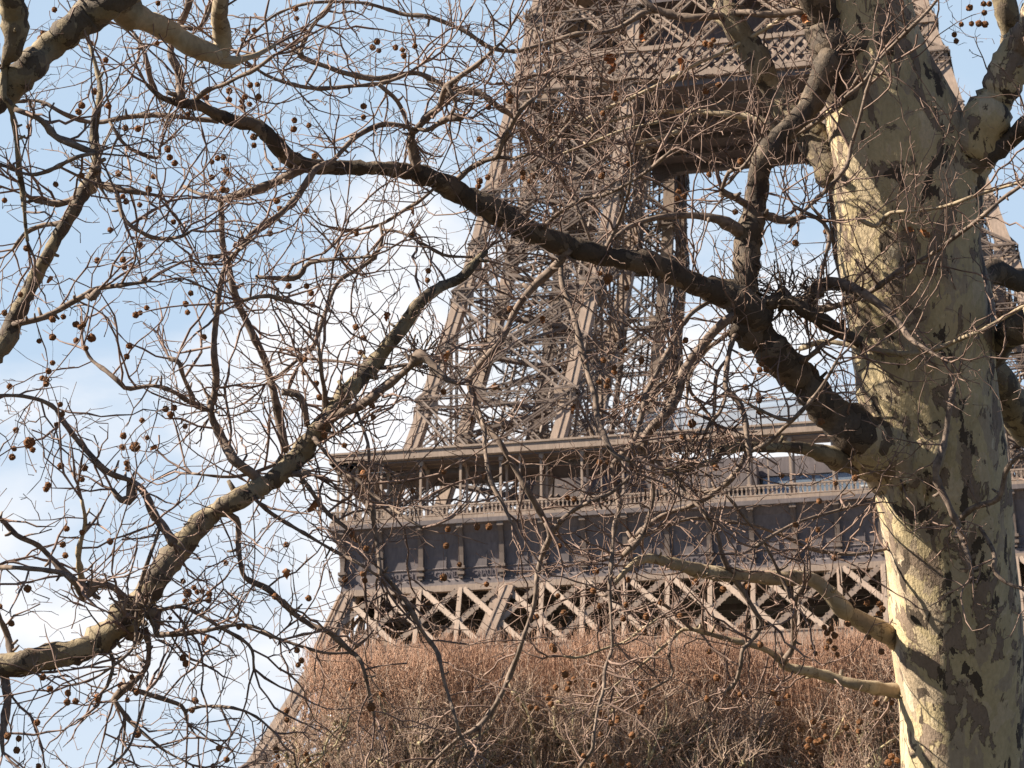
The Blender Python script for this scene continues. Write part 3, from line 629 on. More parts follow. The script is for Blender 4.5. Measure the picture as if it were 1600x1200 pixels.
br('A','-',(12.66,12.74),'880 1025 2.5 905 1027 3 940 1015 3 975 1003 3 1000 985 3 1030 965 2')
br('A','-',(12.82,12.9),'1100 770 3 1130 770 3.5 1180 830 3.5 1200 860 3.5 1220 900 4 1235 935 4')
# off-picture top of the right tree: limbs added to shade the upper trunk
br('A','s',(13.5,14.5),'1345 -40 40 1230 -85 36 1100 -120 33 900 -150 30 700 -165 26 450 -215 18')
br('A','s',(13.5,14.5),'1350 -90 40 1240 -170 36 1100 -230 34 900 -290 30 700 -350 25 480 -420 16')
br('A','s',(13.5,14.5),'1360 -130 40 1260 -250 36 1130 -350 33 950 -450 28 760 -560 20 560 -650 12')
br('A','s',(13.5,14.5),'1360 -150 38 1300 -300 34 1200 -450 28 1080 -620 20 960 -760 12')
br('A','s',(13.5,14.6),'1385 -150 40 1400 -300 34 1440 -480 26 1460 -640 14')
# flared collar of pale bark where the long limb joins the trunk
br('A','s',(13.17,13.36),'1312 655 29 1335 674 37 1358 690 47 1382 702 60 1412 712 74 1445 720 88')
# --- left tree (B)
br('B','s',(9.9,11.4),'-430 1085 38 -260 1085 30 -120 1060 24 0 1040 20.5 50 1032 20 100 1023 20 133 1013 19.5 173 987 20 207 953 20 233 923 20 253 890 19.5 277 863 19.5 300 832 19 323 810 18 360 787 16 400 763 16 427 750 16 467 712 17 500 668 16 527 633 13.5 560 593 13 600 550 13 627 513 12.5 653 477 11.5 687 450 11 720 433 9.5 743 410 8 760 392 6')
br('B','s',None,'505 665 13 530 648 10 567 630 9 593 613 8.5 633 580 8 645 567 9 655 557 13 667 560 9 693 590 7 715 600 4')
br('B','s',(10.0,10.9),'-420 760 30 -250 690 26 -120 620 22 0 545 17 23 497 14 47 450 12 73 400 11 83 383 11 100 353 11.5 127 307 12 143 287 13 150 260 10 147 217 10 150 187 9 156 143 6 150 103 5 140 70 4')
br('B','s',None,'30 510 8 67 497 6.5 103 477 6.5 135 461 7 145 455 8 160 450 6 190 445 5 230 440 3.5')
br('B','s',None,'137 470 6 148 462 8 155 452 7')
br('B','s',(9.6,10.2),'-430 420 34 -200 260 28 -60 185 26 13 138 25 77 73 25 133 30 25 187 -5 24 260 -60 22')
br('B','s',(9.7,10.0),'-60 -120 20 10 -20 19 20 10 20 23 45 20 21 78 17 8 100 9 5 150 7 18 170 6 33 283 6 38 330 5 43 377 4')
br('B','s',(10.1,10.9),'130 -30 22 180 3 21 200 20 21 253 43 20 293 67 18 333 84 16 357 98 13 380 92 8 400 86 7 430 70 4')
br('B','s',None,'340 86 16 348 70 15 343 33 14 347 0 13 355 -60 12')
br('B','s',None,'43 170 6 67 190 7 87 213 7 117 227 8 147 240 8')
br('B','s',None,'147 240 5 117 247 5 83 263 4.5 47 273 4 0 257 4')
br('B','s',None,'143 283 8 180 296 9 213 300 6 245 305 3')
br('B','s',None,'178 300 6 193 340 5 217 360 4.5 247 373 5 283 370 4.5 300 360 3')
br('B','s',None,'127 303 8 100 317 7 73 317 7 43 307 5 30 285 4')
br('B','s',None,'100 353 6 73 350 5.5 43 362 5 20 390 3')
br('B','s',None,'415 757 11 373 723 10 360 707 10 340 673 9 330 645 8 337 600 8 335 550 7.5 337 500 7 342 460 6.5 353 417 6 368 395 5 400 370 3')
br('B','s',None,'328 640 7 300 630 5.5 273 613 5 240 603 5 200 607 5 187 597 4.5 167 580 4.5 143 563 4.5 130 540 4')
br('B','s',None,'305 630 5 287 590 5 280 565 6 265 560 6')
br('B','s',None,'-10 618 4 43 620 4.5 80 633 5 100 660 6 123 690 6.5 147 717 6.5 173 740 6.5 207 753 7 227 773 9 240 800 9 257 827 9 270 850 10')
br('B','s',None,'200 753 8 207 778 11 190 782 8 175 765 6')
br('B','-',(10.2,10.4),'-40 785 5 0 810 5 27 837 6 60 853 6.5 90 883 7.5 123 913 9 133 927 15 150 912 11 177 917 8 195 932 8')
br('B','s',None,'-40 888 5 0 887 5.5 50 888 5.5 93 895 6 120 908 6')
br('B','s',None,'130 915 7 123 863 6 133 817 5 128 780 3.5')
br('B','s',None,'233 950 10 245 958 13 246 985 9 247 992 7 283 990 5.5 333 983 5 367 977 4.5 400 980 3.5 440 1000 2.5')
br('B','s',None,'215 975 10 210 1000 13 222 985 11 233 1007 6 230 1040 6.5 213 1060 7 190 1080 9 178 1095 7')
br('B','s',None,'207 1077 6 250 1090 5.5 283 1103 5.5 290 1118 5 293 1131 3')
br('B','s',None,'287 1110 4 320 1103 3.5 367 1107 3.5 400 1120 3 430 1145 2.5')
br('B','s',None,'183 1095 6 200 1123 4.5 233 1153 3.5 260 1175 3 300 1195 2.5')
br('B','s',None,'193 1110 4 195 1140 3 190 1185 2')
br('B','s',None,'170 1010 5 177 1040 4.5 167 1073 4 160 1080 3')
br('B','s',None,'250 945 5 283 948 4.5 317 963 4.5 340 977 4 390 1010 4 397 1045 3')
br('B','s',None,'335 805 7 370 810 6.5 372 850 6 377 883 6 384 903 5.5 413 917 7 433 933 6 457 957 6.5 487 977 6 513 987 5.5 547 1017 5.5 563 1033 5 573 1063 4.5 580 1100 4 585 1120 3')
br('B','s',None,'253 820 4 233 873 4.5 217 920 4.5 213 967 4.5 210 1007 4 187 1033 3.5 147 1060 3 110 1070 2.5')
br('B','s',None,'20 1040 9 13 1000 7 3 973 6 -10 940 5')
br('B','s',None,'5 1050 9 13 1093 9 8 1117 10 3 1150 6 5 1175 4')
br('B','s',None,'487 680 8 503 700 5 533 733 5 560 750 4.5 583 773 4.5 617 797 4 660 825 3')
br('B','s',None,'430 700 9 447 738 8 487 740 7')
br('B','s',None,'440 613 7 467 618 8 477 640 7 480 665 6')
br('B','s',None,'455 728 7 480 760 5 510 800 5 547 830 4.5 573 863 5 600 897 5 627 930 5.5 647 963 5.5 663 990 5 683 1020 4.5 693 1060 4 703 1093 4 720 1150 3 735 1175 2')
br('B','s',None,'500 640 7 507 617 6 503 587 5 500 557 5 497 540 4')
br('B','s',None,'570 672 4 573 683 3.5 578 700 4 577 733 4 580 767 5 585 820 6 590 860 5 595 900 3')
br('B','s',None,'400 433 4 433 435 6 463 433 7 475 420 6 483 410 5.5 533 405 4 580 400 3')
br('B','-',(10.9,11.0),'380 470 4 417 462 6 440 468 5 472 476 3.5')
br('B','-',(11.0,11.2),'300 740 3 360 745 4 420 730 4 480 700 4 560 660 3')
br('B','-',(11.1,11.3),'667 573 4 640 570 4 590 575 4 530 565 3.5 480 560 3')
br('B','-',(10.2,10.4),'170 1200 2.5 200 1170 3 215 1130 3 230 1080 3')
br('B','s',None,'395 780 5 420 800 4.5 470 830 4 520 860 4 560 880 3.5 590 900 3')
br('B','-',(11.0,11.2),'400 985 3 440 1000 4 470 1010 4 510 1020 3.5 545 1020 3')
# off-picture part of the left tree
br('B','s',(9.8,9.4),'-470 200 50 -330 0 40 -200 -180 32 -60 -330 24 100 -450 14')
br('B','s',(9.8,9.9),'-500 60 46 -560 -200 36 -520 -420 26 -480 -600 14')
br('B','s',(9.9,10.6),'-470 900 24 -300 980 18 -150 1150 14 -40 1240 10 60 1290 6')

TRUNK = {'A': [(2100,1680,150,13.5),(1800,1590,120,13.5),(1500,1532,103,13.5),(1350,1518,100,13.5),(1200,1507,99,13.5),(1100,1502,99,13.5),(1000,1494,100,13.5),(900,1485,101,13.5),(800,1474,103,13.5),(700,1459,104,13.5),(600,1442,110,13.5),(500,1435,111,13.5),(400,1417,110,13.5),(300,1413,116,13.5),(200,1392,104,13.5),(100,1368,80,13.5),(0,1352,66,13.5),(-100,1352,58,13.5),(-200,1372,44,13.5)],
         'B': [(2150,-470,150,9.8),(1700,-450,115,9.8),(1400,-440,105,9.8),(1100,-430,100,9.8),(800,-430,95,9.8),(500,-440,86,9.8),(250,-460,74,9.8),(0,-490,56,9.8)]}

def spline(a, n):                       # Catmull-Rom through the rows of a
    a = np.asarray(a, float)
    if len(a) == 2: t = np.linspace(0, 1, n)[:, None]; return a[0] * (1 - t) + a[1] * t
    p = np.concatenate([2 * a[:1] - a[1:2], a, 2 * a[-1:] - a[-2:-1]]); m = len(a) - 1
    seg = np.linalg.norm(np.diff(a[:, :2], axis=0), axis=1); cum = np.concatenate([[0], np.cumsum(seg)]); s = np.linspace(0, cum[-1], n)
    i = np.clip(np.searchsorted(cum, s, 'right') - 1, 0, m - 1); t = ((s - cum[i]) / np.maximum(seg[i], 1e-6))[:, None]
    p0, p1, p2, p3 = p[i], p[i + 1], p[i + 2], p[i + 3]
    return 0.5 * (2 * p1 + (p2 - p0) * t + (2 * p0 - 5 * p1 + 4 * p2 - p3) * t ** 2 + (3 * p1 - p0 - 3 * p2 + p3) * t ** 3)

DARK = {1340, 227, 1145, 1300, 1400, 1480, 885, 1155, 1180, 1255, 1262, 1168, 1500}; PALE = {('B', 130), ('B', 340), ('A', 1337), ('A', 1250), ('A', 855), ('A', 880), ('A', 990), ('A', 960)}   # first x of the limbs in dark bark, deepened to carry the shade of the crown
TWIGPTS = {'A': [], 'B': []}
DENS = 1.05
def unit(v): return v / (np.linalg.norm(v) + 1e-9)
def grow(mb, p, d, L, r, lev, out, wob=0.55, up=0.05):
    """One shoot: zigzag internodes, side twigs at the nodes, spurs with buds."""
    step = (0.08, 0.055, 0.022)[lev]; n = max(2, int(L / step)); P = [p]; dirs = [d]; side = unit(np.cross(d, rng.standard_normal(3))); sgn = 1
    bend = rng.standard_normal(3) * 0.035
    for i in range(n):
        sgn = -sgn
        d = unit(d + side * sgn * wob * rng.uniform(0.15, 0.8) + bend + rng.standard_normal(3) * wob * 0.33 + np.array([0, 0, up]))
        p = p + d * step * rng.uniform(0.75, 1.25); P.append(p); dirs.append(d)
    P = np.array(P); t = np.linspace(0, 1, len(P)); R = r * (1 - 0.62 * t)
    R[1:-1] *= 1 + 0.4 * (rng.random(len(P) - 2) < .4)
    if lev == 2 or L < 0.3: R[-1] = R[-2] * 1.25
    else: R[-1] *= 0.7
    mb.tube(P, R, (5, 4, 3)[lev])
    out.append(P)
    if lev < 2:
        for i in range(1, len(P)):
            pr = (0.55, 0.5)[lev]
            if rng.random() < pr:
                o = unit(np.cross(dirs[i], rng.standard_normal(3))); dd = unit(dirs[i] * rng.uniform(0.3, 0.9) + o + np.array([0, 0, .15]))
                if lev == 0 and rng.random() < 0.62: grow(mb, P[i], dd, rng.uniform(.12, .55) * (1 - .4 * t[i]), max(0.0024, R[i] * 0.7), 1, out, 0.62, up)
                else: grow(mb, P[i], dd, rng.uniform(.02, .055), 0.0021, 2, out, 0.25)
def build_trees():
    roots = {}
    roots['A'] = tag(empty('plane_tree', tuple(at(1680, 2100, 13.5) * [1, 1, 0])), 'thick trunked plane tree with flaking cream bark and a long dark limb reaching left', 'tree', 'bare plane trees hung with seed balls')
    roots['B'] = tag(empty('plane_tree', tuple(at(-470, 2150, 9.8) * [1, 1, 0])), 'bare plane tree outside the picture whose mottled limbs reach in over the sky', 'tree', 'bare plane trees hung with seed balls')
    known = {'A': [], 'B': []}          # px samples of everything already placed, for finding the joints
    for T in 'AB':
        base = np.array(roots[T].location)
        rows = np.array([(x, y, r, d) for y, x, r, d in TRUNK[T]])
        S = spline(rows, 150); P = np.array([at(x, y, d) for x, y, r, d in S]); R = S[:, 2] * S[:, 3] / F_PX
        if T == 'A': R = R * (1 + 0.02 * np.sin(np.linspace(0, 55, 150)))
        P[0, 2] = -0.1
        k = 56; mb = MB()
        th = np.arange(k) * 2 * math.pi / k
        lob = 1 + 0.030 * np.sin(3 * th + 1.1)[None] + 0.022 * np.sin(5 * th[None] + np.linspace(0, 5, 150)[:, None]) + 0.012 * np.sin(9 * th[None] - np.linspace(0, 22, 150)[:, None]) + 0.006 * rng.standard_normal((150, k))
        mb.tube(P, R, k); V = mb.v[-1].reshape(150, k, 3); V[:] = P[:, None] + (V - P[:, None]) * lob[..., None]
        mb.v[-1] = V.reshape(-1, 3) - base
        mb.build('trunk', M['trunk'], roots[T], True)
        known[T].append(np.stack([S[:, 0], S[:, 1], S[:, 3], S[:, 2]], -1))
    cache = {}
    for T, att, dep, a in BR:
        root = roots[T]; base = np.array(root.location)
        Lpx = np.linalg.norm(np.diff(a[:, :2], axis=0), axis=1).sum(); n = max(6, int(Lpx / 9))
        S = spline(a, n); x, y, r = S[:, 0].copy(), S[:, 1].copy(), np.maximum(S[:, 2] * np.interp(S[:, 2], [0, 8, 12.5, 14], [.66, .7, .92, .95]), 1.2)
        if dep is None:
            K = np.concatenate(known[T]); e = 0 if att == 's' else n - 1
            dd = np.hypot(K[:, 0] - x[e], K[:, 1] - y[e]) - K[:, 3] * .6; j = int(np.argmin(dd)); d0 = K[j, 2]
            far = d0 + (rng.uniform(-0.95, 0.1) if T == 'A' else rng.uniform(-.6, .3)) * min(1.0, Lpx / 250)
            if dd[j] < 40:              # bend the joining end onto its parent
                s = np.linspace(0, 1, n) if e == n - 1 else np.linspace(1, 0, n); f = np.clip((s - 0.75) / 0.25, 0, 1) ** 2 * 0.8
                x += (K[j, 0] - x[e]) * f; y += (K[j, 1] - y[e]) * f
            dz = np.linspace(d0, far, n) if e == 0 else np.linspace(far, d0, n)
        else: dz = np.linspace(dep[0], dep[1], n)
        amp = np.minimum(1.6, 0.22 * r)
        ph = rng.uniform(0, 6, 2); s = np.linspace(0, Lpx, n)
        dz = dz + 0.03 * np.sin(s / 33 + ph[0]) + 0.02 * np.sin(s / 14 + ph[1])
        x += amp * np.sin(s / 15 + ph[1]) * .7; y += amp * np.sin(s / 19 + ph[0]) * .7
        known[T].append(np.stack([x, y, dz, r], -1))
        P = np.array([at(*q) for q in zip(x, y, dz)]); R = r * dz / F_PX
        R = R * (1 + 0.07 * np.sin(s / 21 + ph[0]) + 0.06 * rng.standard_normal(n))
        if r.max() >= 8:
            kn = (rng.random(n) < .07) * rng.uniform(.08, .22, n); R = R * (1 + kn + .5 * np.roll(kn, 1) + .5 * np.roll(kn, -1))
        if r.max() < 8: R[rng.random(n) < 0.13] *= 1.28        # swollen nodes on the thinner branches
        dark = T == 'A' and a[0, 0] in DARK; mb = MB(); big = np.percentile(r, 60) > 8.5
        mb.tube(P - base, R, 14 if big else 8, 0.055, True)
        # short spurs, stubs and pruning knobs on the thicker wood
        for i in range(1, n - 1):
            if rng.random() < (0.10 if big else 0.12):
                o = unit(np.cross(P[i + 1] - P[i], rng.standard_normal(3))); ln = R[i] + rng.uniform(.015, .05)
                rr = min(R[i] * .55, rng.uniform(.005, .016)); mb.tube([P[i] - base, P[i] + o * ln * .7 - base, P[i] + o * (ln + .01) - base + [0, 0, .008]], [rr * 1.3, rr, rr * .75], 6, 0.08, True)
        bo = mb.build('branch', M['trunk'] if a[:, 2].max() > 70 else M['limb_pale'] if (T, int(a[0, 0])) in PALE else (M['limb_shaded'] if dark else M['limb']) if big else M['branch'], root, True)
        # twigs of this branch
        tw = MB(); out = []
        cum = np.concatenate([[0], np.cumsum(np.linalg.norm(np.diff(P, axis=0), axis=1))]); total = cum[-1]
        q = rng.uniform(0, .06)
        while q < total:
            i = min(n - 2, int(np.searchsorted(cum, q)));
            inpic = -120 < x[i] < 1720 and -200 < y[i] < 1320
            if x[i] > 1335 and y[i] > 560 and rng.random() < .6: q += .1; continue
            if 740 < x[i] < 1100 and 120 < y[i] < 600 and rng.random() < .25: q += .06; continue
            if 960 < x[i] < 1335 and 590 < y[i] < 860 and rng.random() < .55: q += .06; continue
            T_ = unit(P[i + 1] - P[max(0, i - 1)]); o = unit(np.cross(T_, rng.standard_normal(3)))
            if o[2] < -0.3 and rng.random() < .35: o = -o
            outward = T_ if att != 'e' else -T_
            d = unit(outward * rng.uniform(0.1, 0.9) + o)
            L = rng.uniform(.25, .7) if rng.random() < .5 else rng.uniform(.6, 1.5)
            if not big: L *= 0.85
            grow(tw, P[i] + o * R[i] * .6 - base, d, L, min(R[i] * .7, rng.uniform(.0029, .0074)), 0, out, up=rng.choice([.09, .04, -.03]))
            q += rng.uniform(.5, 1.5) * (0.125 if R[i] < .03 else 0.21 if R[i] < .07 else .45) / DENS * (1 if inpic else 1.6 if T == 'A' else 12)
        for e in ((n - 1,) if att == 's' else (0,) if att == 'e' else (0, n - 1)):
            dirn = unit(P[e] - P[e - 3]) if e else unit(P[0] - P[3])
            for k in range(3): grow(tw, P[e] - base, unit(dirn + rng.standard_normal(3) * .35), rng.uniform(.25, .7), min(R[e], .006), 0, out)
        if out:
            tag(tw.build('twigs', M['twig'], bo, True), kind='stuff')
            TWIGPTS[T].append(np.concatenate(out) + base)
    return roots
ROOTS = build_trees()
def clusters():                        # pruned knuckles bristling with short shoots, and the tangle at the fork of the long limb
    for T, x, y, d, n, rad in (('A',1165,470,12.95,60,.16),('A',1225,470,12.95,90,.2),('A',1280,455,12.95,40,.12),('A',280,150,11.4,30,.10),('A',888,208,13.9,40,.14),('B',655,560,11.3,36,.11),('A',1075,725,12.5,40,.13),('A',700,150,12.0,24,.09),('B',235,955,10.2,26,.09),('A',470,85,11.6,16,.06),('A',1300,90,13.3,40,.12),('B',150,265,10.6,24,.08),('B',330,645,11.0,16,.06),('A',1055,610,12.7,16,.06)):
        mb = MB(); out = []; c = at(x, y, d); base = np.array(ROOTS[T].location)
        V = SPHERE[0] * rad * .33 * (1 + .25 * rng.standard_normal((len(SPHERE[0]), 1))); mb.add(V + c - base, SPHERE[1], SPHERE[2])
        for k in range(n):
            o = unit(rng.standard_normal(3) + [0, 0, .25]); grow(mb, c + o * rad * rng.uniform(.1, .7) - base, unit(o + rng.standard_normal(3) * .6), rng.uniform(.07, .34), rng.uniform(.003, .006), 1, out, .5)
        tag(mb.build('twig_cluster', M['branch'], ROOTS[T], True), kind='stuff'); TWIGPTS[T].append(np.concatenate(out) + base)
def unit_sphere(nu=10, nv=7):
    V = [(0, 0, 1)]
    for j in range(1, nv):
        for i in range(nu): a, b = 2 * math.pi * (i + .5 * (j % 2)) / nu, math.pi * j / nv; V.append((math.sin(b) * math.cos(a), math.sin(b) * math.sin(a), math.cos(b)))
    V.append((0, 0, -1)); Q = []; T = []; e = len(V) - 1
    for i in range(nu):
        T.append((0, 1 + i, 1 + (i + 1) % nu)); T.append((e, e - nu + (i + 1) % nu, e - nu + i))
        for j in range(nv - 2): a, b = 1 + j * nu, 1 + (j + 1) * nu; Q.append((a + i, b + i, b + (i + 1) % nu, a + (i + 1) % nu))
    return np.array(V), Q, T
SPHERE = unit_sphere()
clusters()

# ------------------------------------------------------------------ seed balls and the last dry leaves
BALLS = '''85,15 247,5 67,52 63,60 141,68 165,94 245,68 148,143 128,165 123,175 169,165 45,198 322,152 358,156 378,158 379,168 390,163 383,151 391,133 358,142 293,179 196,200 215,201 262,233 265,246 273,255 331,253 340,247 349,246 353,266 357,272 349,286 348,296 355,297 331,277 128,274 240,276 185,271 232,296 87,288 7,313 192,307 197,315 218,320 271,347 172,359 218,383 41,388 387,50 380,62 397,47 396,214 397,227
463,29 462,14 474,46 402,132 404,151 459,202 460,188 483,196 492,244 568,166 568,183 582,74 589,65 592,79 618,74 629,78 631,87 648,72 763,167 749,218 796,148 796,157 750,283 762,277 747,291 432,314 437,326 479,329 422,365 557,365 644,367
1102,68 1115,63 1110,70 1123,133 1103,142 960,153 942,177 817,270 818,278 832,275 828,283 940,275 980,257 1108,273 1149,331 1157,252 1060,300 1068,307 1058,310 800,150
1502,38 1537,6 1546,6 1538,20 1518,37 1529,37 1539,38 1491,54 1494,64 1515,12 1290,362 1243,380
152,407 192,406 194,417 206,414 302,423 329,403 32,460 7,489 82,499 99,495 119,507 125,511 131,507 119,532 143,528,7 61,533 82,527 134,544 82,567 76,580 66,591 72,600 72,593 198,557 202,540 212,492 219,489 229,481 226,436 290,475 293,488 298,458 318,527 94,632 97,647 89,664 25,672 46,692,9 22,701 51,703 19,714 95,728 132,731 128,749 198,724 200,732 211,698,8 193,681 191,699 230,684 266,648 272,637 259,639 289,666 75,758 72,764 15,604 222,657
479,447 486,458 488,476 451,447 556,511 568,528 564,551 477,562 475,582 494,599 499,621 583,652 581,633 507,679 538,696 669,423 668,438 693,612 773,604 736,653 693,737 645,767 568,742 797,482
937,427 950,436,8 979,450 943,563 960,575 960,581 936,597 950,595 948,603 1000,622 1002,563 1071,532 977,548 1081,662,7 1067,682 1087,682 1117,723 1118,730 950,722 937,723 1040,759 887,778 897,780 1185,617 1186,626 1190,569 1187,578 1197,577 1165,605 1187,643
1268,645 1283,659 1221,743 1306,755 1336,747 1280,783
104,826 128,832 172,846 98,851 102,868 43,920,6 353,880 286,908 303,918 293,927,7 308,925 316,924 327,928 326,937 311,939 289,939 266,966,3 0,948 18,974 373,980 286,1028 290,1037 67,1058 78,1076 106,1083 105,1097 118,1096 189,1071 206,1058 213,1082 199,1094 152,1093 214,1147,6 58,1129 29,1154 12,1150 26,1172 60,1197 342,1169 354,1187 333,1197 305,1095 300,1110
447,851 482,935 430,932 464,1016 471,1032 466,1039 539,905 566,897 570,907 557,843 572,857 697,853 693,902,6 718,882 760,913 745,823 764,823 700,827 448,1110 448,1125 432,1172 434,1183 432,1197 478,1178 482,1187 512,1196 597,1084 580,1105,7 621,1196
874,853 838,964 872,931 881,958 937,983 931,892 927,923 937,947 978,945 981,906 974,966 1007,987 1033,942 1063,963 1087,910 1130,921 1169,917 1010,963 863,1011 866,1015 883,1053,6 897,1062 890,1067 868,1074 887,1077 928,1070 857,1090 861,1100 829,1105 839,1107 940,1115 947,1123 955,1130 965,1128 965,1122 939,1148 988,1149 1001,1113 1009,1089 1011,1083 1004,1105 1001,1069 1029,1062 1120,1059 1108,1018 1188,1007 1157,1085 1163,1090 1105,1092 912,1181 948,1183 952,1189 972,1192 983,1196 927,1196
1243,820 1278,828 1263,845 1304,872 1355,942 1375,944 1379,952 1373,960 1325,975 1288,980 1292,989 1299,983 1304,993 1296,1002 1292,1012 1304,1013 1308,1023 1274,1021 1270,1011 1358,996 1377,1018 1208,1083 1231,1089 1216,1098 1369,1099 1393,1098 1343,1128 1322,1137 1271,1128 1288,1134 1251,1139 1264,1156 1291,1151 1282,1158 1276,1160 1262,1167 1268,1176 1342,1143 1401,1188 1393,1182 1388,1192'''
SPH = unit_sphere(14, 10)
def put_balls():
    pts = {T: np.concatenate(TWIGPTS[T]) for T in 'AB'}; px = {T: to_px(pts[T]) for T in 'AB'}
    lst = []
    for rec in BALLS.split():
        q = [float(s) for s in rec.split(',')]; x, y = q[0], q[1]; r = q[2] if len(q) > 2 else rng.uniform(4.0, 5.5)
        best = None
        for T in 'AB':
            dx = px[T][:, 0] - x; dy = y - px[T][:, 1]
            sc_ = np.where(dy < 8, 1e3, np.abs(dx) * 2.5 + np.abs(dy - 26)); j = int(np.argmin(sc_))
            if best is None or sc_[j] < best[0]: best = (sc_[j], T, j)
        lst.append((r, x, y, best[1], best[2]))
    lst.sort(reverse=True); count = {'A': 0, 'B': 0}; rest = {'A': MB(), 'B': MB()}
    for r, x, y, T, j in lst:
        tip = pts[T][j]; d = (tip - EYE) @ FW; c = at(x, y, d); R = r * d / F_PX
        mb = MB() if count[T] < 100 else rest[T]; base = np.array(ROOTS[T].location); cc = c if count[T] < 100 else c
        V = SPH[0] * R * (1 + .10 * rng.standard_normal((len(SPH[0]), 1)))
        mb.add(V + cc - base, SPH[1], SPH[2])
        top = cc + [0, 0, R]; mid = (top + tip) / 2 + rng.standard_normal(3) * .006
        mb.tube(np.array([top - [0, 0, .004], mid, tip]) - base, [.0011, .0009, .0011], 3)
        if count[T] < 100:
            mb.build('seed_ball', M['ball'], ROOTS[T], False)
        count[T] += 1
    for T in 'AB':
        if rest[T].n: tag(rest[T].build('seed_balls', M['ball'], ROOTS[T], False), kind='stuff')
    leaves = [(322,1000,8),(1065,100,10),(550,835,9),(448,897,8),(568,742,8),(1000,622,8),(645,330,5),(78,437,6),(605,495,7),(152,1090,7),(700,555,6),(955,95,11),(957,108,9),(962,150,8),(1420,360,8),(1445,365,8),(550,1072,7),(697,560,7),(490,790,11),(240,700,6),(895,640,6),(755,745,5),(1260,30,9),(1005,60,7),(848,500,6)]
    for x, y, s in leaves:
        b = None
        for T in 'AB':
            dd = np.hypot(px[T][:, 0] - x, px[T][:, 1] - (y - s)); j = int(np.argmin(dd))
            if b is None or dd[j] < b[0]: b = (dd[j], T, j)
        _, T, j = b; d = (pts[T][j] - EYE) @ FW; base = np.array(ROOTS[T].location); c = at(x, y, d); L = s * 2.3 * d / F_PX
        ax = unit(rng.standard_normal(3) * .5 + [0, 0, -1]); sdv = unit(np.cross(ax, rng.standard_normal(3))); nrm = np.cross(ax, sdv); mb = MB()
        prof_ = [(0, .02), (.15, .3), (.3, .42), (.42, .26), (.58, .34), (.75, .16), (1, .01)]; V = []
        for t, w in prof_:
            for q in (-1, -.5, 0, .5, 1): V.append(c + ax * (t - .5) * L + sdv * q * w * L + nrm * L * (.18 * math.cos(q * 2.4) + .12 * math.sin(t * 5)))
        Q = [(5 * a + b_, 5 * a + b_ + 1, 5 * a + b_ + 6, 5 * a + b_ + 5) for a in range(6) for b_ in range(4)]
        mb.add(np.array(V) - base, Q); mb.tube(np.array([V[2], (V[2] + pts[T][j]) / 2, pts[T][j]]) - base, [.0012] * 3, 3)
        mb.build('dry_leaf', M['leaf'], ROOTS[T], True)
put_balls()

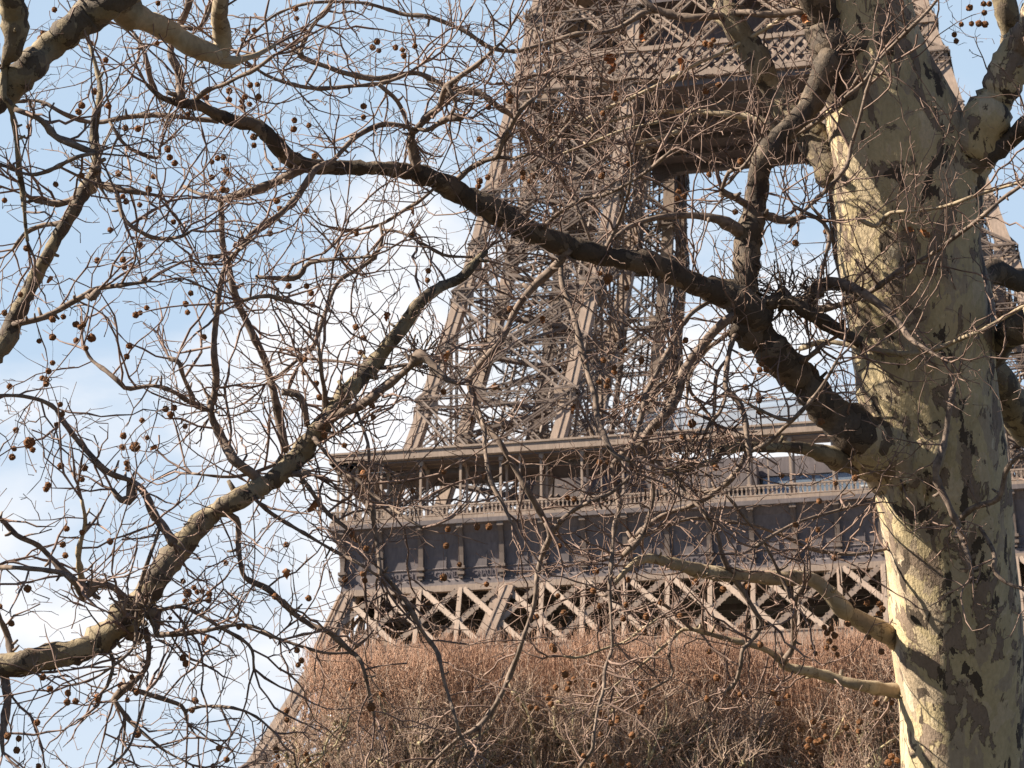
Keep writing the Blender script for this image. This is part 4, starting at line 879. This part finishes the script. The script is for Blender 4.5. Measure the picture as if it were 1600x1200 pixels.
# ------------------------------------------------------------------ the clipped row of plane trees in front of the tower
M['shoot'] = simple_mat('young_shoots', (0.27, 0.143, 0.09), (0.58, 0.355, 0.24), 2.5, 0.75)
M['pollard'] = plane_bark('pollard_bark', 9.0, (1, 1, .7), [(0.52, 0.44, 0.26), (0.42, 0.34, 0.2), (0.33, 0.27, 0.17), (0.46, 0.38, 0.24), (0.26, 0.2, 0.14), (0.14, 0.11, 0.08)], 0.56, 0.7, 0.4)
M['graytwig'] = simple_mat('old_twigs', (0.29, 0.19, 0.135), (0.60, 0.44, 0.33), 4, 0.75)
def pollard(variant):
    """One clipped tree: trunk, forking pale limbs with knuckles, grey twiggery inside and long straight shoots on top."""
    HT = 12.5; tr = MB(); sh = MB(); gt = MB()
    tr.tube([(0, 0, -.1), (.03, .02, 2), (-.05, .04, 4.2), (0, 0, 6.2)], [.27, .2, .18, .17], 14, .03)
    limbs = []; lm = MB(); heads = []
    nl = 9
    for k in range(nl):
        a = 2 * math.pi * (k + rng.uniform(-.3, .3)) / nl; p = np.array([0, 0, rng.uniform(5.0, 6.2)]); R0 = rng.uniform(.06, .085)
        d = unit(np.array([math.cos(a) * .75, math.sin(a) * .75, rng.uniform(.6, 1.3)])); P = [p]; top = rng.uniform(9.9, 11.1)
        while p[2] < top:
            d = unit(d + rng.standard_normal(3) * .34 + [0, 0, .16 if abs(p[0]) < 1.5 and abs(p[1]) < 1.4 else .5]); p = p + d * .3; p[0] = np.clip(p[0], -2.1, 2.1); p[1] = np.clip(p[1], -1.8, 1.8); P.append(p)
            if len(P) > 4 and rng.random() < .45:
                d2 = unit(d * .5 + unit(np.cross(d, rng.standard_normal(3))) + [0, 0, .25]); p2 = p; Q = [p2]
                for _ in range(int(rng.integers(3, 8))): d2 = unit(d2 + rng.standard_normal(3) * .36 + [0, 0, .28]); p2 = p2 + d2 * .2; p2[:2] = np.clip(p2[:2], [-2.3, -2.0], [2.3, 2.0]); Q.append(p2)
                if p2[2] < 11.5: lm.tube(Q, np.linspace(.036, .017, len(Q)), 7, .12, True); heads.append(Q[-1]); heads += Q[2:-1:2]
            if len(P) > 90: break
        lm.tube(P, np.linspace(R0, .03, len(P)), 9, .1, True); heads.append(P[-1]); heads += P[5::2]
    for k in range(14):                  # pale forking boughs along the clipped face
        x = rng.uniform(-1.8, 1.8); p = np.array([x * .7, -1.1, rng.uniform(6.6, 8.2)]); d = unit(np.array([x * .15, -.45, 1.0])); P = [p]
        while p[2] < rng.uniform(10.2, 10.9) and len(P) < 40:
            d = unit(d + rng.standard_normal(3) * .42 + [0, 0, .25]); p = p + d * .17; p[1] = np.clip(p[1], -2.15, -1.5); p[0] = np.clip(p[0], -1.95, 1.95); P.append(p)
            if rng.random() < .3:
                d2 = unit(d + rng.standard_normal(3) * .8 + [0, 0, .3]); q = p; Q = [q]
                for _ in range(int(rng.integers(3, 7))): d2 = unit(d2 + rng.standard_normal(3) * .4 + [0, 0, .22]); q = q + d2 * .14; Q.append(q)
                lm.tube(Q, np.linspace(.024, .011, len(Q)), 6, .12, True); heads.append(Q[-1])
        lm.tube(P, np.linspace(.05, .02, len(P)), 8, .12, True); heads.append(P[-1])
    heads = np.array(heads)
    for h in heads:                    # knuckles
        if rng.random() < .5: V = SPH[0] * rng.uniform(.03, .06) * (1 + .25 * rng.standard_normal((len(SPH[0]), 1))); lm.add(V + h, SPH[1], SPH[2])
    # grey inner twiggery
    for h in heads:
        for k in range(int(rng.integers(10, 18))):
            d = unit(rng.standard_normal(3) + [0, 0, .8]); p = h; P = [p]
            for i in range(6): d = unit(d + rng.standard_normal(3) * .32 + [0, 0, .18]); p = p + d * rng.uniform(.07, .15); P.append(p)
            gt.tube(P, np.linspace(.0085, .004, 7), 3)
    # young straight shoots on top, thinning downwards
    for k in range(2300):
        x, y = rng.uniform(-1.75, 1.75), rng.uniform(-1.9, 1.9); zt = HT + rng.normal(0, .10) - abs(rng.normal(0, .5)) * (k % 3 > 0); ln = rng.uniform(.35, 1.0)
        lx, ly = rng.normal(0, .09, 2) + [.02 * x, .02 * y]; n = 5; t = np.linspace(0, 1, n)[:, None]
        P = np.array([x, y, zt - ln]) + t * np.array([lx * ln * 2, ly * ln * 2, ln]) + np.cumsum(rng.standard_normal((n, 3)) * [.02, .02, 0], 0)
        sh.tube(P, np.linspace(.0075, .004, n), 3)
    for k in range(3000):               # shoots and crooked twigs all over the clipped sides
        x, z0 = rng.uniform(-1.9, 1.9), rng.uniform(8.2, 11.7); y = rng.uniform(-2.1, 2.1) if k % 3 == 0 else -rng.uniform(1.2, 2.2); n = 5; ln = rng.uniform(.2, .65)
        d = unit(np.array([x * .2, -.25, .75]) + rng.standard_normal(3) * .55); t = np.linspace(0, ln, n)[:, None]
        (sh if k % 2 else gt).tube(np.array([x, y, z0]) + t * d + np.cumsum(rng.standard_normal((n, 3)) * .03, 0), np.linspace(.0075, .004, n), 3)
    root = empty('clipped_plane_tree')
    tr.build('trunk', M['pollard'], root, True); lm.build('limb', M['pollard'], root, True)
    tag(gt.build('twigs', M['graytwig'], root, True), kind='stuff'); tag(sh.build('shoots', M['shoot'], root, True), kind='stuff')
    return root
def hedge_row():
    protos = [pollard(i) for i in range(3)]; used = set(); k = 0
    labels = ['clipped bare plane tree at the left end of the trimmed row, beside open sky', 'clipped bare plane tree second from the open sky end of the trimmed row', 'clipped bare plane tree below the tower corner, third from the open sky', 'clipped bare plane tree at the middle of the trimmed row below the lattice girder', 'clipped bare plane tree in the front row just short of the lowest dark bough', 'clipped bare plane tree seen under the lower mottled bough by the big trunk', 'clipped bare plane tree mostly hidden behind the thick mottled trunk']
    spots = [(42.0, -2.35 + 2.62 * i, 'f') for i in range(7)] + [(47.5, -2.1 + 2.9 * i, 'b') for i in range(7)]
    for y, x, row in spots:
        if k == 0: x -= .08
        v = k % 3
        if v not in used: o = protos[v]; used.add(v)
        else: o = copy_tree(protos[v])
        o.location = (x, y + 0.6 - (0.07 * x), 0.0 if row == 'f' else 1.15); o.rotation_euler = (0, 0, [0, math.pi, 0.12, math.pi - .1][k % 4]); o.scale = (1, 1, (1 if row == 'f' else 1.0) * (1.0 if k == 0 else 1 + .004 * ((k * 7) % 5 - 2)))
        if row == 'f': tag(o, labels[k], 'tree', 'clipped plane trees in a row')
        else: tag(o, 'clipped bare plane tree in the second row, its shoots showing between those in front', 'tree', 'clipped plane trees of the second row')
        k += 1
hedge_row()
